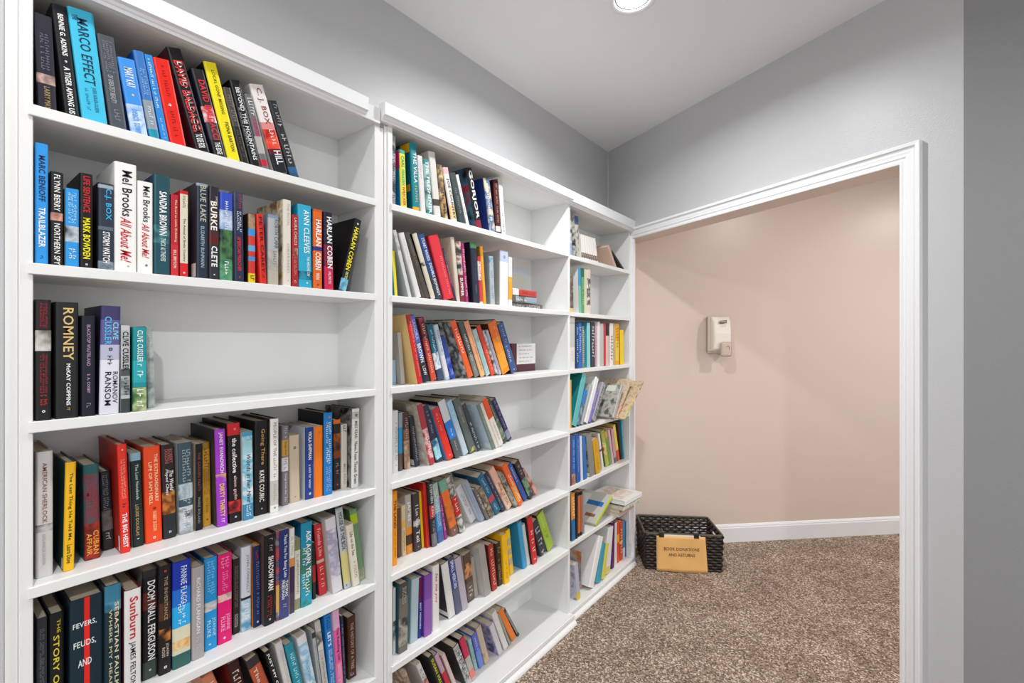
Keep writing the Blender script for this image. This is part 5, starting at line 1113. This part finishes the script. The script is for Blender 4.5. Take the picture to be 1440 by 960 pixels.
def standing_card(name, cat, label, x, px0, px1, py_top, z, col, thick=0.002, tilt=0.12, rows=(), col2=None):
    ya, yb = on_x(px0, 478, x).y, on_x(px1, 478, x).y
    h = on_x((px0 + px1) / 2, py_top, x).z - z
    r = thing(name, label, cat, (x, ya, z + 0.001), (0, -tilt, 0))
    box('card', -thick, 0, 0, yb - ya, 0, h, mat(col, 0.5), r, bevel=0)
    for s, c, f0, f1, w0, w1 in rows:
        lettering(s, c, r, (0.0006, (yb - ya) * w0, h * (1 - (f0 + f1) / 2)), (0, 1, 0), (0, 0, 1), (yb - ya) * (w1 - w0), h * (f1 - f0))
    return r, yb - ya, h
r, w, h = standing_card('greeting_card', 'card', 'pale green card with blue edge standing behind the flat stack of books', -0.185, 722, 746, 377, za, 'd4e0ec', rows=[('#', '5c6458', .5, .54, .3, .7), ('#', '5c6458', .62, .68, .4, .62)])
link('card_face', [(0.0004, w * a, h * b) for a, b in ((.04, 0), (.94, 0), (.94, .86), (.04, .86))], [(0, 1, 2, 3)], mat('d4d8cc', .5), r)

zb = ZS[2]
r, w, h = standing_card('notice_box', 'box', 'maroon box with white printed notice at the end of leaning books', -0.125, 719.5, 752.5, 483, zb, '5c2c38', thick=0.035, tilt=0.0)
box('notice_sheet', 0.0005, 0.0015, w * .2, w, h * .26, h * 1.0, M_PAPER, r, bevel=0)
for i in range(5):
    lettering('#', '5c5c64', r, (0.002, w * .28, h * (.9 - .135 * i)), (0, 1, 0), (0, 0, 1), w * (.6, .62, .45, .6, .55)[i], h * .05)

zc = ZS[5]
gm = 'magazines piled on the right bookcase'
lying('magazine', 'magazine', 'pinkish magazine at the bottom of the pile below white folder', 0.012, 2.545, 2.755, zc, 0.024, 0.21, 'c8a8a4', 'd0c0bc', hard=False, group=gm)
lying('magazine', 'magazine', 'cream picture magazine in the middle of the pile on right bookcase', 0.02, 2.54, 2.75, zc + 0.0246, 0.020, 0.21, 'P:d8d0c0,8c6c5c,c8b8a8', 'd8d0c4', hard=False, yaw=-0.03, group=gm)
lying('magazine', 'magazine', 'teal edged picture magazine sticking out beneath the white folder', 0.052, 2.535, 2.748, zc + 0.0452, 0.022, 0.24, 'P:6cacb4,e0dcc8,c8b090', 'P:d8d0b8,8cb0b0,c87c5c', hard=False, yaw=-0.05, group=gm)
r = thing('folder', 'white folder lying on top of the magazine pile, overhanging the shelf', 'folder', (0.06, 2.757, zc + 0.078), (0, -0.02, -0.04))
bm = bmesh.new()
bx(bm, -0.235, 0, -0.222, 0, 0, 0.003, 0.001)
bx(bm, -0.235, 0, -0.222, 0, 0.024, 0.027, 0.001)
bx(bm, -0.004, 0.003, -0.222, 0, 0, 0.027, 0.002)
link_bm('cover', bm, mat('e6e4e0'), r)
box('papers', -0.23, -0.005, -0.219, -0.004, 0.0032, 0.0238, M_PAPER, r, bevel=0)
link('cover_print', [(-.2 + .17 * a, -.205 + .18 * b, 0.0273) for a, b in ((0, 0), (1, 0), (1, 1), (0, 1))], [(0, 1, 2, 3)], mat('P:e4e0dc,d8b8a4,e8e4e0'), r)

# ------------------------------------------------------------------ hand sanitizer dispenser on the corridor wall
def wall_frame(px, py):
    rr = ray(px, py)
    c = Vector((CAM_X, 0, CAM_Z))
    return c + rr * ((FP - c).dot(FN) / rr.dot(FN))
P = wall_frame(992.5, 478)
r = thing('soap_dispenser', 'white wall-mounted hand sanitizer dispenser on the beige corridor wall', 'dispenser', (P.x, P.y, 1.298), (0, 0, math.atan2(FD.y, FD.x)))
# local x along the wall, local -y out of the wall
M_DISP = rough_mat('warm_white_plastic', 'f0e6dc', 0.35)
M_DISP2 = rough_mat('grey_plastic', 'a89c90', 0.4)
M_LEVER = rough_mat('translucent_lever', 'cdb9ac', 0.2)
box('wall_plate', 0, 0.128, -0.022, -0.0008, 0.008, 0.245, M_DISP2, r, bevel=0.006, seg=2)
bm = bmesh.new()
prof = [(0.0, 0.022), (0.012, 0.024), (0.018, 0.090), (0.03, 0.100), (0.13, 0.104), (0.215, 0.094), (0.24, 0.075), (0.247, 0.022)]
xa, xb = 0.002, 0.126
secs = []
for x, k in ((xa, 0.86), (xa + 0.006, 0.96), (xa + 0.016, 1.0), (xb - 0.016, 1.0), (xb - 0.006, 0.96), (xb, 0.86)):
    secs.append([bm.verts.new((x, -(0.022 + (d - 0.022) * k), z)) for z, d in prof])
for A, B in zip(secs, secs[1:]):
    for i in range(len(prof)):
        j = (i + 1) % len(prof)
        bm.faces.new((A[i], A[j], B[j], B[i]))
bm.faces.new(secs[0]); bm.faces.new(secs[-1][::-1])
link_bm('cover', bm, M_DISP, r)
box('seam', 0.0012, 0.1268, -0.064, -0.062, 0.02, 0.238, M_DISP2, r, bevel=0)
bm = bmesh.new()
bx(bm, 0.040, 0.116, -0.124, -0.1045, -0.022, 0.074, 0.013, 3)
link_bm('push_lever', bm, M_LEVER, r)
box('nozzle', 0.045, 0.062, -0.085, -0.065, -0.012, 0.004, M_DISP2, r, bevel=0.003)
link('logo_plate', [(0.038, -0.1050, 0.196), (0.088, -0.1050, 0.200), (0.090, -0.1030, 0.219), (0.040, -0.1030, 0.215)], [(0, 1, 2, 3)], mat('4c4038', .5), r)
lettering('PURELL', 'e4d8cc', r, (0.043, -0.1062, 0.208), (1, 0, 0.06), (-0.06, 0, 1), 0.043, 0.011, 0.03)
lettering('#2', 'a08c80', r, (0.047, -0.1062, 0.180), (1, 0, 0), (0, 0, 1), 0.034, 0.012)
bm = bmesh.new()
tube(bm, [(0.086 + 0.012 * math.cos(a), -0.1246, 0.034 + 0.014 * math.sin(a)) for a in [i * 0.5 - 0.8 for i in range(8)]], 0.0018, 5)
link_bm('push_mark', bm, mat('8c786c', .5), r)

# ------------------------------------------------------------------ woven basket with the donation sign
BA = math.atan2(0.241, 0.380)                    # direction of its front
BW, BD, BH = 0.454, 0.300, 0.218
fl = Vector((0.077, 2.763, 0))
r = thing('basket', 'dark brown woven basket standing on the carpet beside the right bookcase', 'basket', (fl.x, fl.y, 0.001), (0, 0, BA))
M_WICK = rough_mat('dark_woven_rush', '40362f', 0.36, 300, 0.4, mix='231d1a', mix_scale=70)
M_RIM = rough_mat('olive_rim_cord', '5c5346', 0.6, 300, 0.4)
rows = 13
def outline(z):
    k = 0.006 * (1 - z / BH)                     # narrower at the foot
    return [(k, k), (BW - k, k), (BW - k, BD - k), (k, BD - k)]
pitch = 0.0125
sides = 4
for row in range(rows):
    z = 0.007 + row * (BH - 0.016) / (rows - 1)
    o = outline(z)
    for s in range(4):
        a, b = Vector((*o[s], z)), Vector((*o[(s + 1) % 4], z))
        L = (b - a).length
        d = (b - a) / L
        nrm = Vector((d.y, -d.x, 0))
        spans = [(0.0, L)]
        if s in (1, 3) and 9 <= row <= 10:      # hand holes in the two short ends
            spans = [(0.0, L * 0.33), (L * 0.67, L)]
        bm = bmesh.new()
        for u0, u1 in spans:
            n = max(4, int((u1 - u0) / pitch))
            pts = []
            for i in range(n + 1):
                u = u0 + (u1 - u0) * i / n
                ph = u / 0.052 * 2 * math.pi + (math.pi if row % 2 else 0) + s
                pts.append(a + d * u + nrm * (0.0052 * math.sin(ph)) + Vector((0, 0, 0.0012 * math.cos(ph * 2))))
            tube(bm, pts, 0.0078, 5, flat=0.6)
        link_bm('weave_strand', bm, M_WICK, r, smooth=True)
bm = bmesh.new()
for s in range(4):
    o0, o1 = outline(0), outline(BH)
    n = 9 if s in (0, 2) else 6
    for i in range(n + 1):
        t = i / n
        p0 = Vector((*o0[s], 0.0)).lerp(Vector((*o0[(s + 1) % 4], 0.0)), t)
        p1 = Vector((*o1[s], BH)).lerp(Vector((*o1[(s + 1) % 4], BH)), t)
        if s in (1, 3) and 0.34 < t < 0.66:
            p1 = p0.lerp(p1, 0.66)
        tube(bm, [p0, p1], 0.0028, 5, up=Vector((1, 0.3, 0)))
link_bm('stakes', bm, M_WICK, r, kind='stuff')
bm = bmesh.new()
o = outline(BH)
pts = []
for s in range(4):
    a, b = Vector((*o[s], BH)), Vector((*o[(s + 1) % 4], BH))
    pts += [a.lerp(b, t) for t in (0.03, 0.25, 0.5, 0.75, 0.97)]
tube(bm, pts, 0.0062, 7, closed=True)
link_bm('rim', bm, M_RIM, r, smooth=True)
for s in (1, 3):
    bm = bmesh.new()
    zz = BH * 0.80
    oo = outline(zz)
    a, b = Vector((*oo[s], zz)), Vector((*oo[(s + 1) % 4], zz))
    za0, za1 = 0.007 + 9 * (BH - 0.016) / (rows - 1) - 0.003, 0.007 + 10 * (BH - 0.016) / (rows - 1) + 0.006
    c0, c1 = a.lerp(b, 0.335), a.lerp(b, 0.665)
    loop = [Vector((c0.x, c0.y, za0)), Vector((c1.x, c1.y, za0)), Vector((c1.x, c1.y, za1)), Vector((c0.x, c0.y, za1))]
    tube(bm, loop, 0.0042, 6, up=Vector((1, 0.2, 0)), closed=True)
    link_bm('handle_binding', bm, M_RIM, r)
box('base', 0.016, BW - 0.016, 0.016, BD - 0.016, 0.002, 0.008, M_WICK, r, bevel=0.002)

def bl(x, y, z):      # basket frame to the room
    return fl + Vector((x * math.cos(BA) - y * math.sin(BA), x * math.sin(BA) + y * math.cos(BA), z))
sx0, sx1, sz0, sz1 = 0.066, 0.350, 0.006, 0.212
o = bl(sx0, -0.011, sz0)
r = thing('paper_sign', 'tan paper sign reading book donations and returns, clipped on basket front', 'sign', o, (0, 0, BA))
M_SIGN = rough_mat('tan_envelope_paper', 'f2be78', 0.6, 40, 0.15, mix='eab068', mix_scale=18)
nx, nz = 16, 12
vs, fs = [], []
def bend(u, v):
    return -0.004 * math.sin(u * math.pi) * (1 - 0.4 * v) - 0.011 * (1 - v) ** 2 + 0.0016 * math.sin(u * 9 + v * 4)
for lay in (0, 1):
    for j in range(nz + 1):
        for i in range(nx + 1):
            u, v = i / nx, j / nz
            vs.append((u * (sx1 - sx0) + 0.012 * (1 - v) * u, bend(u, v) + lay * 0.0012, v * (sz1 - sz0) - (0.004 * u * (1 - v))))
N = (nx + 1) * (nz + 1)
for lay in (0, 1):
    for j in range(nz):
        for i in range(nx):
            k = lay * N + j * (nx + 1) + i
            f = (k, k + 1, k + nx + 2, k + nx + 1)
            fs.append(f if lay == 0 else f[::-1])
ring = [j * (nx + 1) for j in range(nz)] + [nz * (nx + 1) + i for i in range(nx)] + [(nz - j) * (nx + 1) + nx for j in range(nz)] + [nx - i for i in range(nx)]
for a, b in zip(ring, ring[1:] + ring[:1]):
    fs.append((a, b, N + b, N + a))
link('sheet', vs, fs, M_SIGN, r, smooth=True)
w, h = sx1 - sx0, sz1 - sz0
box('backing_sheet', 0.03, w - 0.03, -0.0002, 0.0005, h - 0.012, h + 0.008, M_PAPER, r, bevel=0)
lettering('BOOK DONATIONS', '4c3420', r, (w * .15, -0.0105, h * .645), (1, 0, 0), (0, 0, 1), w * .72, h * .088, 0.006)
lettering('AND RETURNS', '4c3420', r, (w * .24, -0.0118, h * .48), (1, 0, 0), (0, 0, 1), w * .54, h * .088, 0.006)

M_BLACK = rough_mat('black_clip_steel', '1c1a1a', 0.3)
M_STEEL = rough_mat('bright_wire', 'b0aca8', 0.25)
M_STEEL.node_tree.nodes['Principled BSDF'].inputs['Metallic'].default_value = 0.9
for k, u in enumerate((0.095, 0.298)):
    o = bl(u, -0.004, BH + 0.004)
    r = thing('binder_clip', ['black binder clip holding the left corner of the paper sign', 'black binder clip holding the right corner of the paper sign'][k], 'clip', o, (0, 0, BA), 'binder clips on the basket rim')
    bm = bmesh.new()
    q = [(-0.0115, -0.018), (-0.0105, -0.018), (-0.0075, 0.005), (0.0085, 0.005), (0.0125, -0.018), (0.0135, -0.018), (0.0100, 0.0068), (-0.0090, 0.0068)]
    va = [bm.verts.new((-0.015, y, z)) for y, z in q]
    vb = [bm.verts.new((0.015, y, z)) for y, z in q]
    for i in range(8):
        bm.faces.new((va[i], va[(i + 1) % 8], vb[(i + 1) % 8], vb[i]))
    bm.faces.new(va[::-1]); bm.faces.new(vb)
    link_bm('clip_body', bm, M_BLACK, r)
    for sgn in (-1, 1):
        bm = bmesh.new()
        tube(bm, [(-0.010, sgn * 0.009, 0.006), (-0.005, sgn * 0.013, 0.026), (0.005, sgn * 0.013, 0.026), (0.010, sgn * 0.009, 0.006)], 0.0011, 5, up=Vector((0, 1, 0.3)))
        link_bm('clip_handle', bm, M_STEEL, r)

build_lettering()
